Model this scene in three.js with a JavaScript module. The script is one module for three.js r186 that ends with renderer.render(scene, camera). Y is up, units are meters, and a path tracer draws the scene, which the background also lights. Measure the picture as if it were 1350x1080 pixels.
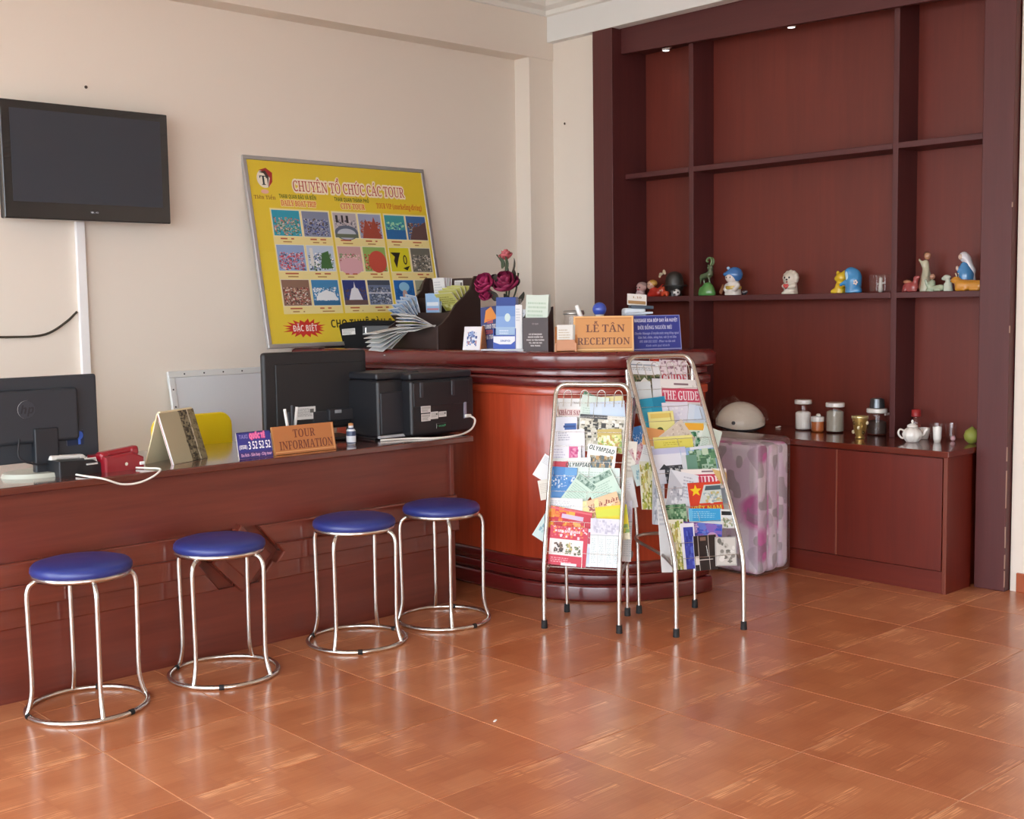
import * as THREE from 'three';
import { RoundedBoxGeometry } from 'three/addons/geometries/RoundedBoxGeometry.js';
import { mergeGeometries, toCreasedNormals } from 'three/addons/utils/BufferGeometryUtils.js';
import { MarchingCubes } from 'three/addons/objects/MarchingCubes.js';

// ---------- camera, sky, exposure ----------
const scene = new THREE.Scene();
const camera = new THREE.PerspectiveCamera(37.469, 1350 / 1080, 0.05, 100);
camera.position.set(0, 1.25, 0);
{ // small roll, slight downward pitch, looking into the corner of the room
  const right = new THREE.Vector3(0.73243, -0.01418, 0.6807), up = new THREE.Vector3(0.06964, 0.9961, -0.05419);
  camera.quaternion.setFromRotationMatrix(new THREE.Matrix4().makeBasis(right, up, new THREE.Vector3().crossVectors(right, up)));
}
scene.add(camera);
const SKY = new THREE.Color(0.89, 0.96, 1.04);
scene.background = SKY;            // bright overcast sky outside the open shop front
scene.backgroundIntensity = 6.9;
const renderer = new THREE.WebGLRenderer({ antialias: true });
renderer.toneMapping = THREE.LinearToneMapping;
renderer.toneMappingExposure = 1.06;
renderer.shadowMap.enabled = true;

// ---------- helpers ----------
const PI = Math.PI, V3 = (x, y, z) => new THREE.Vector3(x, y, z);
let seed = 7;
const rnd = () => { seed = (seed * 1664525 + 1013904223) >>> 0; return seed / 4294967296; };
const rr = (a, b) => a + (b - a) * rnd();
const used = {};
const numbered = (n) => { used[n] = (used[n] ?? -1) + 1; return used[n] ? n + '_' + String(used[n]).padStart(3, '0') : n; };
const hash = (x, y, s) => { let h = (x * 374761393 + y * 668265263 + s * 2147483647) | 0; h = Math.imul(h ^ (h >>> 13), 1274126177); return ((h ^ (h >>> 16)) >>> 0) / 4294967296; };
function vnoise(x, y, s, px, py) { // value noise that repeats every px, py
  const xi = Math.floor(x), yi = Math.floor(y), fx = x - xi, fy = y - yi, w = (t) => t * t * (3 - 2 * t);
  const m = (a, p) => ((a % p) + p) % p, h = (a, b) => hash(m(a, px), m(b, py), s);
  const u = w(fx), v = w(fy);
  return (h(xi, yi) * (1 - u) + h(xi + 1, yi) * u) * (1 - v) + (h(xi, yi + 1) * (1 - u) + h(xi + 1, yi + 1) * u) * v;
}
function dataTex(n, fn, srgb = true) {
  const d = new Uint8Array(n * n * 4);
  for (let y = 0; y < n; y++) for (let x = 0; x < n; x++) {
    const c = fn(x / n, y / n), i = (y * n + x) * 4;
    d[i] = c[0]; d[i + 1] = c[1]; d[i + 2] = c[2]; d[i + 3] = 255;
  }
  const t = new THREE.DataTexture(d, n, n); t.wrapS = t.wrapT = THREE.RepeatWrapping;
  t.magFilter = THREE.LinearFilter; t.minFilter = THREE.LinearMipmapLinearFilter; t.generateMipmaps = true;
  if (srgb) t.colorSpace = THREE.SRGBColorSpace; t.needsUpdate = true; return t;
}
const hex = (h) => [(h >> 16) & 255, (h >> 8) & 255, h & 255];
function woodTex(s, dark, light, contrast = 1) { // grain runs along v; one repeat is one metre
  const a = hex(dark), b = hex(light);
  return dataTex(512, (u, v) => {
    const bend = (vnoise(u * 4, v * 3, s + 5, 4, 3) - .5) * .02;
    const n = .45 * vnoise((u + bend) * 24, v * 2, s, 24, 2) + .35 * vnoise((u + bend) * 90, v * 4, s + 1, 90, 4) + .2 * vnoise(u * 240, v * 14, s + 2, 240, 14);
    const t = Math.min(1, Math.max(0, .5 + (n - .5) * 1.6 * contrast));
    return [0, 1, 2].map((k) => a[k] + (b[k] - a[k]) * t);
  });
}
const std = (color, roughness = .6, o = {}) => new THREE.MeshPhysicalMaterial({ color, roughness, side: THREE.DoubleSide, ...o });
function uvBox(g, grain = 'y', scale = 1) { // uv in metres by dominant face direction, grain along v
  if (g.index) g = g.toNonIndexed();
  const p = g.attributes.position, uv = new Float32Array(p.count * 2), gi = 'xyz'.indexOf(grain);
  const A = V3(), B = V3(), C = V3();
  for (let i = 0; i < p.count; i += 3) {
    A.fromBufferAttribute(p, i); B.fromBufferAttribute(p, i + 1); C.fromBufferAttribute(p, i + 2);
    const n = B.clone().sub(A).cross(C.clone().sub(A)).toArray().map(Math.abs), ax = n.indexOf(Math.max(...n));
    const o = [0, 1, 2].filter((k) => k !== ax), v = o.includes(gi) ? gi : o[1], u = o[0] === v ? o[1] : o[0];
    [A, B, C].forEach((q, k) => { const t = q.toArray(); uv[(i + k) * 2] = t[u] * scale + t[ax] * .37; uv[(i + k) * 2 + 1] = t[v] * scale + t[ax] * .21; });
  }
  g.setAttribute('uv', new THREE.BufferAttribute(uv, 2)); return g;
}
// box given by its centre; rounded edges
function bx(w, h, d, x = 0, y = 0, z = 0, r = .003, grain = 'y') {
  r = Math.min(r, w * .45, h * .45, d * .45);
  const g = r > 0 ? new RoundedBoxGeometry(w, h, d, 2, r) : new THREE.BoxGeometry(w, h, d);
  return uvBox(g.translate(x, y, z), grain);
}
const span = (x0, x1, y0, y1, z0, z1, r = .003, grain = 'y') => bx(x1 - x0, y1 - y0, z1 - z0, (x0 + x1) / 2, (y0 + y1) / 2, (z0 + z1) / 2, r, grain);
const plain = (g) => { if (g.index) g = g.toNonIndexed(); for (const k of Object.keys(g.attributes)) if (!['position', 'normal', 'uv'].includes(k)) g.deleteAttribute(k); return g; };
const join = (...l) => mergeGeometries(l.flat().map(plain));
const tube = (pts, r = .005, closed = false, seg = 0, sides = 10) => new THREE.TubeGeometry(new THREE.CatmullRomCurve3(pts.map((p) => V3(...p)), closed, 'centripetal'), seg || Math.max(8, pts.length * 6), r, sides, closed);
const rod = (a, b, r = .003, sides = 8) => { const A = V3(...a), B = V3(...b), g = new THREE.CylinderGeometry(r, r, A.distanceTo(B), sides); g.applyQuaternion(new THREE.Quaternion().setFromUnitVectors(V3(0, 1, 0), B.clone().sub(A).normalize())); return g.translate(...A.add(B).multiplyScalar(.5).toArray()); };
const lathe = (pts, seg = 40) => new THREE.LatheGeometry(pts.map((p) => new THREE.Vector2(...p)), seg);
const cyl = (r0, r1, h, y = 0, seg = 28) => new THREE.CylinderGeometry(r1, r0, h, seg).translate(0, y + h / 2, 0);
const ell = (x, y, z, a, b, c) => new THREE.SphereGeometry(1, 20, 14).scale(a, b, c).translate(x, y, z);
function extr(pts, depth, bevel = .002, curve = false) { // outline in x,y, centred in z
  const s = new THREE.Shape(); if (curve) { s.moveTo(...pts[0]); s.splineThru([...pts.slice(1), pts[0]].map((p) => new THREE.Vector2(...p))); } else s.setFromPoints(pts.map((p) => new THREE.Vector2(...p)));
  return new THREE.ExtrudeGeometry(s, { depth: depth - 2 * bevel, bevelEnabled: bevel > 0, bevelThickness: bevel, bevelSize: bevel, bevelSegments: 2, curveSegments: 18 }).translate(0, 0, -(depth / 2 - bevel));
}
// smooth union of ellipsoids [x,y,z,a,b,c] and tapered capsules [x,y,z,x,y,z,r,r], meshed
function blob(prims, k = .006, res = 40) {
  let lo = [1e9, 1e9, 1e9], hi = [-1e9, -1e9, -1e9];
  const grow = (p, r) => p.forEach((c, i) => { lo[i] = Math.min(lo[i], c - r[i]); hi[i] = Math.max(hi[i], c + r[i]); });
  for (const q of prims) if (q.length === 6) grow(q.slice(0, 3), q.slice(3)); else { grow(q.slice(0, 3), [q[6], q[6], q[6]]); grow(q.slice(3, 6), [q[7], q[7], q[7]]); }
  const c = lo.map((l, i) => (l + hi[i]) / 2), S = Math.max(...lo.map((l, i) => hi[i] - l)) / 2 * 1.16 + .002;
  const mc = new MarchingCubes(res, new THREE.MeshBasicMaterial(), false, false, 60000); mc.isolation = 0;
  const half = res / 2;
  for (let z = 0; z < res; z++) for (let y = 0; y < res; y++) for (let x = 0; x < res; x++) {
    const P = [c[0] + (x - half) / half * S, c[1] + (y - half) / half * S, c[2] + (z - half) / half * S];
    let d = 1e3;
    for (const q of prims) {
      let e;
      if (q.length === 6) { const a = (P[0] - q[0]) / q[3], b = (P[1] - q[1]) / q[4], f = (P[2] - q[2]) / q[5], m = Math.hypot(a, b, f); const m2 = Math.hypot(a / q[3], b / q[4], f / q[5]); e = m2 > 1e-9 ? m * (m - 1) / m2 : -Math.min(q[3], q[4], q[5]); }
      else { const dx = q[3] - q[0], dy = q[4] - q[1], dz = q[5] - q[2], L = dx * dx + dy * dy + dz * dz || 1e-9; const t = Math.max(0, Math.min(1, ((P[0] - q[0]) * dx + (P[1] - q[1]) * dy + (P[2] - q[2]) * dz) / L)); e = Math.hypot(P[0] - q[0] - dx * t, P[1] - q[1] - dy * t, P[2] - q[2] - dz * t) - (q[6] + (q[7] - q[6]) * t); }
      const h = Math.max(k - Math.abs(d - e), 0) / k; d = Math.min(d, e) - h * h * k / 4;
    }
    d = Math.max(d, -P[1]);
    mc.field[x + y * res + z * res * res] = -d;
  }
  mc.update();
  const n = mc.count, g = new THREE.BufferGeometry();
  const pos = mc.positionArray.slice(0, n * 3); for (let i = 0; i < n * 3; i++) pos[i] = c[i % 3] + pos[i] * S;
  g.setAttribute('position', new THREE.BufferAttribute(pos, 3)); g.setAttribute('normal', new THREE.BufferAttribute(mc.normalArray.slice(0, n * 3), 3));
  g.setAttribute('uv', new THREE.BufferAttribute(new Float32Array(n * 2), 2));
  return g;
}
// ---------- scene graph helpers ----------
const shade = (m) => { m.castShadow = m.receiveShadow = true; return m; };
function thing(name, label, category, [x, y, z] = [0, 0, 0], turn = 0, group) { // a Group at the thing's base
  const o = new THREE.Group(); o.name = numbered(name); scene.add(o); o.position.set(x, y, z); o.rotation.y = turn;
  o.userData = { label, category }; if (group) o.userData.group = group; return o;
}
function part(name, geo, mat, parent, label) {
  const m = shade(new THREE.Mesh(geo, mat)); m.name = numbered(name); parent.add(m); if (label) m.userData.label = label; return m;
}
function single(name, label, category, geo, mat, [x, y, z] = [0, 0, 0], turn = 0, group) { // a thing that is one mesh
  const m = part(name, geo, mat, scene); m.position.set(x, y, z); m.rotation.y = turn;
  m.userData = { label, category }; if (group) m.userData.group = group; return m;
}
function struct(name, geo, mat, parent = scene) { const m = part(name, geo, mat, parent); if (parent === scene) m.userData.kind = 'structure'; return m; }
function structGroup(name) { const o = new THREE.Group(); o.name = numbered(name); o.userData.kind = 'structure'; scene.add(o); return o; }

// ---------- printed surfaces: a small drawing language on canvas ----------
// r rect, t text, n speckled photo, l lines of print, e ellipse, p polygon (all in 0..1)
const glyphs = (t) => [...t].map((ch) => { // base letter and the marks that the font has no letter for
  if (ch.charCodeAt(0) < 0x180 || ch.charCodeAt(0) > 0x1fff) return [ch, []];
  const d = [...ch.normalize('NFD')]; let b = d[0]; const marks = [];
  for (const k of d.slice(1)) { if (k === '\u0302' || k === '\u0306') b = (b + k).normalize('NFC'); else marks.push(k); } return [b, marks];
});
function draw(c, X, Y, W, H, ops) {
  c.save(); c.beginPath(); c.rect(X, Y, W, H); c.clip();
  for (const [k, ...a] of ops) {
    if (k === 'r') { c.fillStyle = a[4]; c.fillRect(X + a[0] * W, Y + a[1] * H, a[2] * W, a[3] * H); }
    if (k === 'e') { c.fillStyle = a[4]; c.beginPath(); c.ellipse(X + a[0] * W, Y + a[1] * H, a[2] * W, a[3] * H, 0, 0, 7); c.fill(); }
    if (k === 'p') { c.fillStyle = a[1]; c.beginPath(); a[0].forEach((q, i) => c[i ? 'lineTo' : 'moveTo'](X + q[0] * W, Y + q[1] * H)); c.closePath(); c.fill(); }
    if (k === 't') { // text, x, y, size (share of height), colour, font, angle, stroke, max width
      c.save(); c.translate(X + a[1] * W, Y + a[2] * H); c.rotate((a[6] || 0) * PI / 180); c.font = (a[5] || 'bold sans-serif').replace(/(sans-serif|serif|monospace)/, Math.round(a[3] * H) + 'px $1');
      c.textAlign = 'left'; c.textBaseline = 'middle'; const sz = a[3] * H, gl = glyphs(a[0]), w = c.measureText(gl.map((q) => q[0]).join('')).width, mx = (a[8] || 2) * W; if (w > mx) c.scale(mx / w, 1);
      const lay = (stroke) => { // letters one by one; Vietnamese tone marks are drawn as strokes
        let x = -w / 2; for (const [ch, marks] of gl) {
          const cw = c.measureText(ch).width, m = x + cw / 2, up = ch === ch.toUpperCase() ? -.44 * sz : -.3 * sz, lift = /[ÂÊÔĂâêôă]/.test(ch) ? -.14 * sz : 0;
          if (stroke) c.strokeText(ch, x, 0); else c.fillText(ch, x, 0);
          c.save(); c.lineWidth = sz * (stroke ? .24 : .075); c.strokeStyle = stroke ? a[7] : a[4]; c.lineCap = 'round';
          for (const k of marks) {
            const q = { '\u0301': [[-.04, 0], [.1, -.13]], '\u0300': [[.04, 0], [-.1, -.13]], '\u0309': [[-.05, -.12], [.05, -.13], [.05, -.06], [0, 0]], '\u0303': [[-.12, -.04], [-.04, -.1], [.04, -.04], [.12, -.1]], '\u0323': [[0, .86 - (up < -.4 * sz ? 0 : .14)], [.005, .865 - (up < -.4 * sz ? 0 : .14)]], '\u031b': [[.2, .16], [.3, .08], [.28, 0]] }[k];
            if (!q) continue; const l = k === '\u0323' || k === '\u031b' ? 0 : lift; c.beginPath(); q.forEach((p, i) => c[i ? 'lineTo' : 'moveTo'](m + p[0] * sz + (l && k !== '\u0303' ? .1 * sz : 0), up + l + p[1] * sz)); c.stroke();
          }
          c.restore(); x += cw;
        }
      };
      if (a[7]) { c.lineJoin = 'round'; c.lineWidth = sz * .28; c.strokeStyle = a[7]; lay(true); }
      c.fillStyle = a[4]; lay(false); c.restore();
    }
    if (k === 'n') { // x y w h colours count size
      for (let i = 0; i < a[5]; i++) { c.fillStyle = a[4][Math.floor(rnd() * a[4].length)]; const s = a[6] * rr(.5, 1.5); c.fillRect(X + (a[0] + rnd() * a[2] - s / 2) * W, Y + (a[1] + rnd() * a[3] - s / 2) * H, s * W, s * H * rr(.6, 1.3)); }
    }
    if (k === 'l') { // x y w h colour rows
      c.fillStyle = a[4]; for (let i = 0; i < a[5]; i++) { let x = a[0]; const y = a[1] + a[3] * i / a[5], end = a[0] + a[2] * rr(.7, 1); while (x < end) { const w = Math.min(rr(.02, .09), end - x); c.fillRect(X + x * W, Y + y * H, w * W, a[3] / a[5] * .45 * H); x += w + .02; } }
    }
  }
  c.restore();
}
function printTex(w, h, ops) {
  const cv = document.createElement('canvas'); cv.width = w; cv.height = h; draw(cv.getContext('2d'), 0, 0, w, h, ops);
  const t = new THREE.CanvasTexture(cv); t.colorSpace = THREE.SRGBColorSpace; t.magFilter = THREE.LinearFilter; t.anisotropy = 8; return t;
}
// one atlas of 9 x 9 cells for leaflets, stickers and labels
const atlas = document.createElement('canvas'); atlas.width = atlas.height = 2043; const ac = atlas.getContext('2d'); ac.fillStyle = '#f4f4f2'; ac.fillRect(0, 0, 2043, 2043);
const cells = {}; let nCell = 1; // cell 0 stays white
function cell(name, ops) { const i = nCell++; cells[name] = i; draw(ac, (i % 9) * 227, Math.floor(i / 9) * 227, 227, 227, ops); }
function atlasUV(g, name, front = (n) => n[2] > .5) { // front faces show the cell, the rest plain white
  if (g.index) g = g.toNonIndexed();
  const i = cells[name] ?? 0, p = g.attributes.position, n = g.attributes.normal, uv = g.attributes.uv; g.computeBoundingBox(); const b = g.boundingBox;
  for (let k = 0; k < p.count; k++) {
    const f = front([n.getX(k), n.getY(k), n.getZ(k)]);
    const u = f ? (p.getX(k) - b.min.x) / (b.max.x - b.min.x) : .5, v = f ? (p.getY(k) - b.min.y) / (b.max.y - b.min.y) : .5, c = f ? i : 0;
    uv.setXY(k, ((c % 9) + .015 + u * .97) / 9, 1 - (Math.floor(c / 9) + 1 - .015 - v * .97) / 9);
  }
  return g;
}

// ---------- materials ----------
const M = {
  plaster: std(0xe9dfd2, .85), white: std(0xe9e7e0, .8), beamWhite: std(0xe6e6e2, .8),
  counter: std(0xffffff, .34, { map: woodTex(11, 0x5c261c, 0x7a382a, .6), clearcoat: .25, clearcoatRoughness: .25 }),
  moulding: std(0xffffff, .22, { map: woodTex(19, 0x5e261c, 0x7c382a, .5), clearcoat: .9, clearcoatRoughness: .12 }),
  counterTop: std(0xffffff, .16, { map: woodTex(12, 0x50241c, 0x6c3226, .6), clearcoat: .8, clearcoatRoughness: .1 }),
  round: std(0xffffff, .3, { map: woodTex(13, 0x963018, 0xbc4c2c, .7), clearcoat: .7, clearcoatRoughness: .12 }),
  slab: std(0xffffff, .22, { map: woodTex(14, 0x541616, 0x6e2422, .5), clearcoat: .9, clearcoatRoughness: .08 }),
  back: std(0xffffff, .5, { map: woodTex(15, 0x60241a, 0x782e20, .4) }),
  frame: std(0xffffff, .5, { map: woodTex(16, 0x4c2222, 0x602d2c, .4) }),
  cabinet: std(0xffffff, .42, { map: woodTex(17, 0x5a1a0e, 0x742516, .45) }),
  cabTop: std(0xffffff, .2, { map: woodTex(18, 0x561e12, 0x783020, .5), clearcoat: .6, clearcoatRoughness: .12 }),
  chrome: std(0xd8d6d0, .2, { metalness: 1 }), steel: std(0xc9c9c6, .32, { metalness: 1 }),
  rubber: std(0x1a1a1c, .7), black: std(0x1c1d20, .45), blackMatte: std(0x222328, .6), darkGrey: std(0x2d3036, .5),
  vinyl: std(0x26347c, .38, { clearcoat: .2, clearcoatRoughness: .3 }),
  yellow: std(0xf0cf1d, .42), red: std(0x8f1021, .3, { clearcoat: .5 }), paper: std(0xf1f1ee, .7), cream: std(0xe3d9b4, .7),
  cord: std(0xe8e4da, .5), cordDark: std(0x3a3428, .6), grout: std(0xd8ae8c, .9),
  glass: std(0xffffff, .03, { transmission: 1, thickness: 0, ior: 1.45 }), film: std(0xffffff, .28, { transmission: .97, thickness: 0, ior: 1.35 }),
  alu: std(0xc6c8ca, .4, { metalness: .85 }),
};

// ---------- room shell ----------
const XR = 5.0, ZW = -5.13, ZB = -5.01, XW = -1.1, ZF = 3.4, CEIL = 3.0;
// floor: bed of grout with large square tiles, each printed with short wood strips
{
  const TS = .4624, X0 = .94 - 4 * TS, Z0 = -3.238 - 4 * TS, nx = 14, nz = 14, gap = .0032;
  const floor = structGroup('floor');
  part('grout_bed', span(XW - .15, XR + .5, -.1, -.0018, -5.3, ZF + .15, 0), M.grout, floor);
  const tex = dataTex(1024, (u, v) => { // 3 x 3 patches of strips running across the tile
    const rows = 12, r = Math.floor(v * rows), sh = hash(r >> 1, 3, 4), cols = 3, q = (u + sh) * cols, col = Math.floor(q) % cols, cu = q - Math.floor(q), rv = v * rows - r;
    const tone = hash(col + 7 * r, r, 9), pick = hash(col * 5 + 1, r, 21), strong = pick > .66 ? 1 : .16;
    // long thin light grain lines inside a strip
    const line = Math.max(0, vnoise(u * 7 + r * 3, v * 260, 31, 64, 260) - .52) * 2.1 + Math.max(0, vnoise(u * 16 + r, v * 420, 41, 64, 420) - .6) * 1.2;
    const cl = vnoise(u * 5, v * 5, 35, 5, 5), fine = hash(Math.floor(u * 512), Math.floor(v * 512), 3), edge = Math.min(1, Math.min(cu, 1 - cu) * 14);
    let t = .36 + (tone - .5) * .12 + line * strong * .8 * edge + (cl - .5) * .16 + (fine - .5) * .05;
    t = Math.min(1, Math.max(0, t));
    const a = [158, 86, 52], b = [240, 176, 128]; return [0, 1, 2].map((k) => a[k] + (b[k] - a[k]) * t);
  });
  const mats = [0xffffff, 0xf4ece8, 0xffffff, 0xf0e8e0].map((c) => new THREE.MeshPhysicalMaterial({ color: c, map: tex, roughness: .3, clearcoat: .35, clearcoatRoughness: .16, specularIntensity: .9 }));
  const geos = [0, 1, 2, 3].map((v) => {
    const s = TS - gap, g = plain(new RoundedBoxGeometry(s, .012, s, 1, .0012)), p = g.attributes.position, uv = g.attributes.uv;
    for (let i = 0; i < p.count; i++) { let a = p.getX(i) / s + .5, b = p.getZ(i) / s + .5; if (v & 1) a = 1 - a; if (v & 2) b = 1 - b; uv.setXY(i, a, b); }
    return g;
  });
  for (let i = 0; i < nx; i++) for (let j = 0; j < nz; j++) {
    const x = X0 + (i + .5) * TS, z = Z0 + (j + .5) * TS; if (x - TS / 2 > XR) continue;
    const k = Math.floor(hash(i, j, 5) * 4), m = part('tile', geos[k], mats[Math.floor(hash(i, j, 8) * 4)], floor);
    m.position.set(x, -.006, z);
  }
  // the floor in front of and beside the tiles that the picture shows
  const rest = new THREE.MeshPhysicalMaterial({ color: 0xa85a34, roughness: .35, clearcoat: .3, clearcoatRoughness: .2 });
  part('floor_area', join(span(XW, XR, -.02, 0, Z0 + nz * TS, ZF, 0), span(XW, X0, -.02, 0, -5.2, Z0 + nz * TS, 0)), rest, floor);
}
struct('ceiling', span(XW - .15, XR + .5, CEIL, CEIL + .15, -5.3, ZF + .15, 0), M.white);
struct('wall_left', span(XW - .15, XR + .5, 0, CEIL, ZW - .15, ZW, 0), M.plaster);
{
  const g = structGroup('wall_right'), s = [];
  s.push(span(XR, XR + .35, 0, CEIL, ZW, -4.66, 0), span(XR, XR + .35, 0, CEIL, -2.28, ZF, 0), span(XR + .3, XR + .35, 0, CEIL, -4.66, -2.28, 0), span(XR, XR + .35, 2.8, CEIL, -4.66, -2.28, 0));
  part('wall_surface', join(s), M.plaster, g);
}
struct('column', span(4.814, XR + .01, 0, 2.645, ZW - .01, ZB, .002), M.plaster);
struct('beam_left', join(span(XW, XR, 2.635, CEIL, ZW - .01, ZB + .008, .002)), M.plaster);
struct('beam_right', join(span(4.95, XR + .02, 2.73, CEIL, ZB, ZF, .003)), M.beamWhite);
// stepped plaster moulding under the ceiling
{
  const prof = [[0, 2.87], [.02, 2.875], [.022, 2.9], [.06, 2.915], [.075, 2.945], [.11, 2.95], [.112, 3.0], [0, 3.0]];
  const run = (len) => { const s = new THREE.Shape(prof.map((p) => new THREE.Vector2(...p))); return new THREE.ExtrudeGeometry(s, { depth: len, bevelEnabled: false }); };
  const a = run(XR - XW - .05).rotateY(PI / 2).translate(XW, 0, ZB), b = run(ZF - ZB).translate(0, 0, -ZF).rotateY(PI).translate(4.95, 0, 0);
  a.applyMatrix4(new THREE.Matrix4().makeTranslation(0, 0, 0));
  struct('trim_1', flipTo(a, 'z'), M.white); struct('trim_2', b, M.white);
}
function flipTo(g) { // mirror the moulding so that it steps out from the beam into the room
  const p = g.attributes.position; for (let i = 0; i < p.count; i++) p.setZ(i, 2 * ZB - p.getZ(i));
  g = g.toNonIndexed(); const q = g.attributes.position, t = V3(), u = V3();
  for (let i = 0; i < q.count; i += 3) { t.fromBufferAttribute(q, i); u.fromBufferAttribute(q, i + 2); q.setXYZ(i, u.x, u.y, u.z); q.setXYZ(i + 2, t.x, t.y, t.z); }
  g.computeVertexNormals(); return g;
}
struct('baseboard_right', span(XR - .012, XR + .01, 0, .082, -2.25, ZF, .002), new THREE.MeshPhysicalMaterial({ color: 0xa4532f, roughness: .35 }));
// street side: wide opening at the left end and one behind the camera
{
  const g = structGroup('wall_street'), s = [];
  s.push(span(XW - .15, XW, 0, CEIL, ZW, -4.95, 0), span(XW - .15, XW, 2.55, CEIL, -4.95, ZF, 0), span(XW - .15, XW, 0, CEIL, 1.6, ZF, 0), span(XW - .15, XW, 0, 2.55, -3.3, -3.0, 0));
  part('wall_surface', join(s), M.plaster, g);
  const h = structGroup('wall_front');
  part('wall_surface', join(span(XW, -.9, 0, CEIL, ZF, ZF + .15, 0), span(.7, XR + .35, 0, CEIL, ZF, ZF + .15, 0), span(-.9, .7, 2.5, CEIL, ZF, ZF + .15, 0)), M.plaster, h);
}
struct('pavement', span(-14, XW - .15, -.14, -.02, -14, 16, 0), std(0xb9b4aa, .9));
struct('forecourt', span(XW - .15, 14, -.14, -.02, ZF, 16, 0), std(0xb9b4aa, .9));

// ---------- display bookcase set into the right wall ----------
{
  const t = thing('bookcase', 'tall built-in mahogany display bookcase with open shelves of figurines', 'bookcase', [5.1, 0, -3.46]);
  const P = (n, g, m = M.frame, l) => part(n, g.translate(-5.1, 0, 3.46), m, t, l);
  P('post', span(4.955, 5.26, 0, 2.765, -4.655, -4.51, .004)); P('post', span(4.955, 5.26, 0, 2.80, -2.42, -2.285, .004));
  for (let i = 0; i < 3; i++) P('back_panel', span(5.232, 5.25, .6, 2.72, [-4.51, -4.05, -2.88][i] + .0015, [-4.05, -2.88, -2.42][i] - .0015, .001), M.back);
  { const s = [[-4.51, 2.60], [-2.42, 2.535], [-2.42, 2.79], [-4.51, 2.765]]; P('fascia', uvBox(extr(s, .03, .002).rotateY(-PI / 2).translate(5.045, 0, 0), 'z')); }
  P('top_board', span(5.06, 5.25, 2.62, 2.645, -4.51, -2.42, .002, 'z'));
  P('divider', span(5.06, 5.232, .61, 2.62, -4.067, -4.037, .002)); P('divider', span(5.06, 5.232, .61, 2.62, -2.892, -2.864, .002));
  for (const [a, b] of [[.02, .09], [.1, .16], [.19, .28], [.36, .52], [.56, .62], [1.1, 1.13], [1.62, 1.64]]) P('chipped_edge', span(4.953, 4.958, a, b, -2.287, -2.2835, 0), std(0xa08070, .8), 'chipped pale edge');
  const xs = [[-4.51, -4.067], [-4.037, -2.892], [-2.864, -2.42]];
  for (const y of [1.925, 1.251]) for (const [a, b] of xs) P('shelf', span(5.058, 5.232, y, y + .028, a, b, .003, 'z'));
}
{
  const shellG = join(cyl(.03, .034, .012), lathe([[.019, -.016], [.022, -.006], [.024, 0]], 20)), lens = lathe([[0, -.018], [.012, -.017], [.0185, -.01], [.0185, -.006], [0, -.005]], 20);
  const pl = std(0xf6f6f4, .25, { clearcoat: .6 }), glow = new THREE.MeshStandardMaterial({ color: 0xffffff, emissive: 0xffffff, emissiveIntensity: 1.6, roughness: .4 });
  for (const [label, p] of [['small white downlight under the left bay of the bookcase top', [5.13, 2.608, -4.278]], ['small white downlight under the middle bay of the bookcase top', [5.1, 2.585, -3.465]]]) {
    const t = thing('downlight', label, 'downlight', p); part('housing', shellG, pl, t); part('lens', lens, glow, t, 'bright lens');
    const l = new THREE.SpotLight(0xfff4e6, .04, 0, 1.0, .8); l.position.set(0, -.024, 0); l.target.position.set(0, -1, 0); l.castShadow = true; t.add(l, l.target);
  }
}
// ---------- low cabinet along the foot of the bookcase ----------
{
  const t = thing('cabinet', 'low mahogany cabinet with plain doors projecting from the bookcase foot', 'cabinet', [4.97, 0, -3.46]);
  const P = (n, g, m = M.cabinet, l) => part(n, g.translate(-4.97, 0, 3.46), m, t, l);
  P('cabinet_top', span(4.722, 5.23, .584, .61, -4.5, -2.424, .004, 'z'), M.cabTop);
  P('carcass', span(4.752, 5.22, .0, .583, -4.5, -2.455, 0));
  P('side_panel', span(4.742, 4.955, 0, .584, -2.455, -2.436, .002));
  P('stile', span(4.737, 4.752, .0, .584, -2.455, -2.4365, .003), std(0x743524, .45), 'lighter worn corner strip');
  P('plinth', span(4.744, 4.752, 0, .093, -4.5, -2.437, .001, 'z'));
  const e = [-4.45, -3.955, -3.46, -2.965, -2.456];
  for (let i = 0; i < 4; i++) P('door', span(4.737, 4.752, .098, .578, e[i] + .003, e[i + 1] - .003, .002));
  P('light_strip', span(4.7385, 4.7525, .098, .578, -2.967, -2.963, 0), std(0x9a5a40, .5), 'pale worn strip between two doors');
}
// ---------- rounded reception desk ----------
const plan = (off, inner = .2, x0 = null) => { // outline seen from above, as (x, -z)
  const p = [], C = [4.1, -3.8], R = .62 + off;
  if (x0 !== null) p.push([x0, 5.1], [C[0] - R + .01, 4.0]); else p.push([C[0] - R, 5.1]);
  for (let i = 0; i <= 28; i++) { const a = PI + PI / 2 * i / 28; p.push([C[0] + R * Math.cos(a), 3.8 + R * Math.sin(a)]); }
  p.push([C[0], 3.8 - inner]);
  for (let i = 12; i >= 0; i--) { const a = PI + PI / 2 * i / 12; p.push([C[0] + inner * Math.cos(a), 3.8 + inner * Math.sin(a)]); }
  p.push([C[0] - inner, 5.1]); return p;
};
const layer = (off, y0, y1, bev = .004, x0 = null, inner = .2, swap = true) => {
  const s = new THREE.Shape(plan(off - bev, inner + bev, x0).map((q) => new THREE.Vector2(...q)));
  const g = new THREE.ExtrudeGeometry(s, { depth: y1 - y0 - 2 * bev, bevelEnabled: true, bevelThickness: bev, bevelSize: bev, bevelSegments: 4 });
  return toCreasedNormals(uvCyl(g.rotateX(-PI / 2).translate(0, y0 + bev, 0), swap), .6);
};
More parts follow.
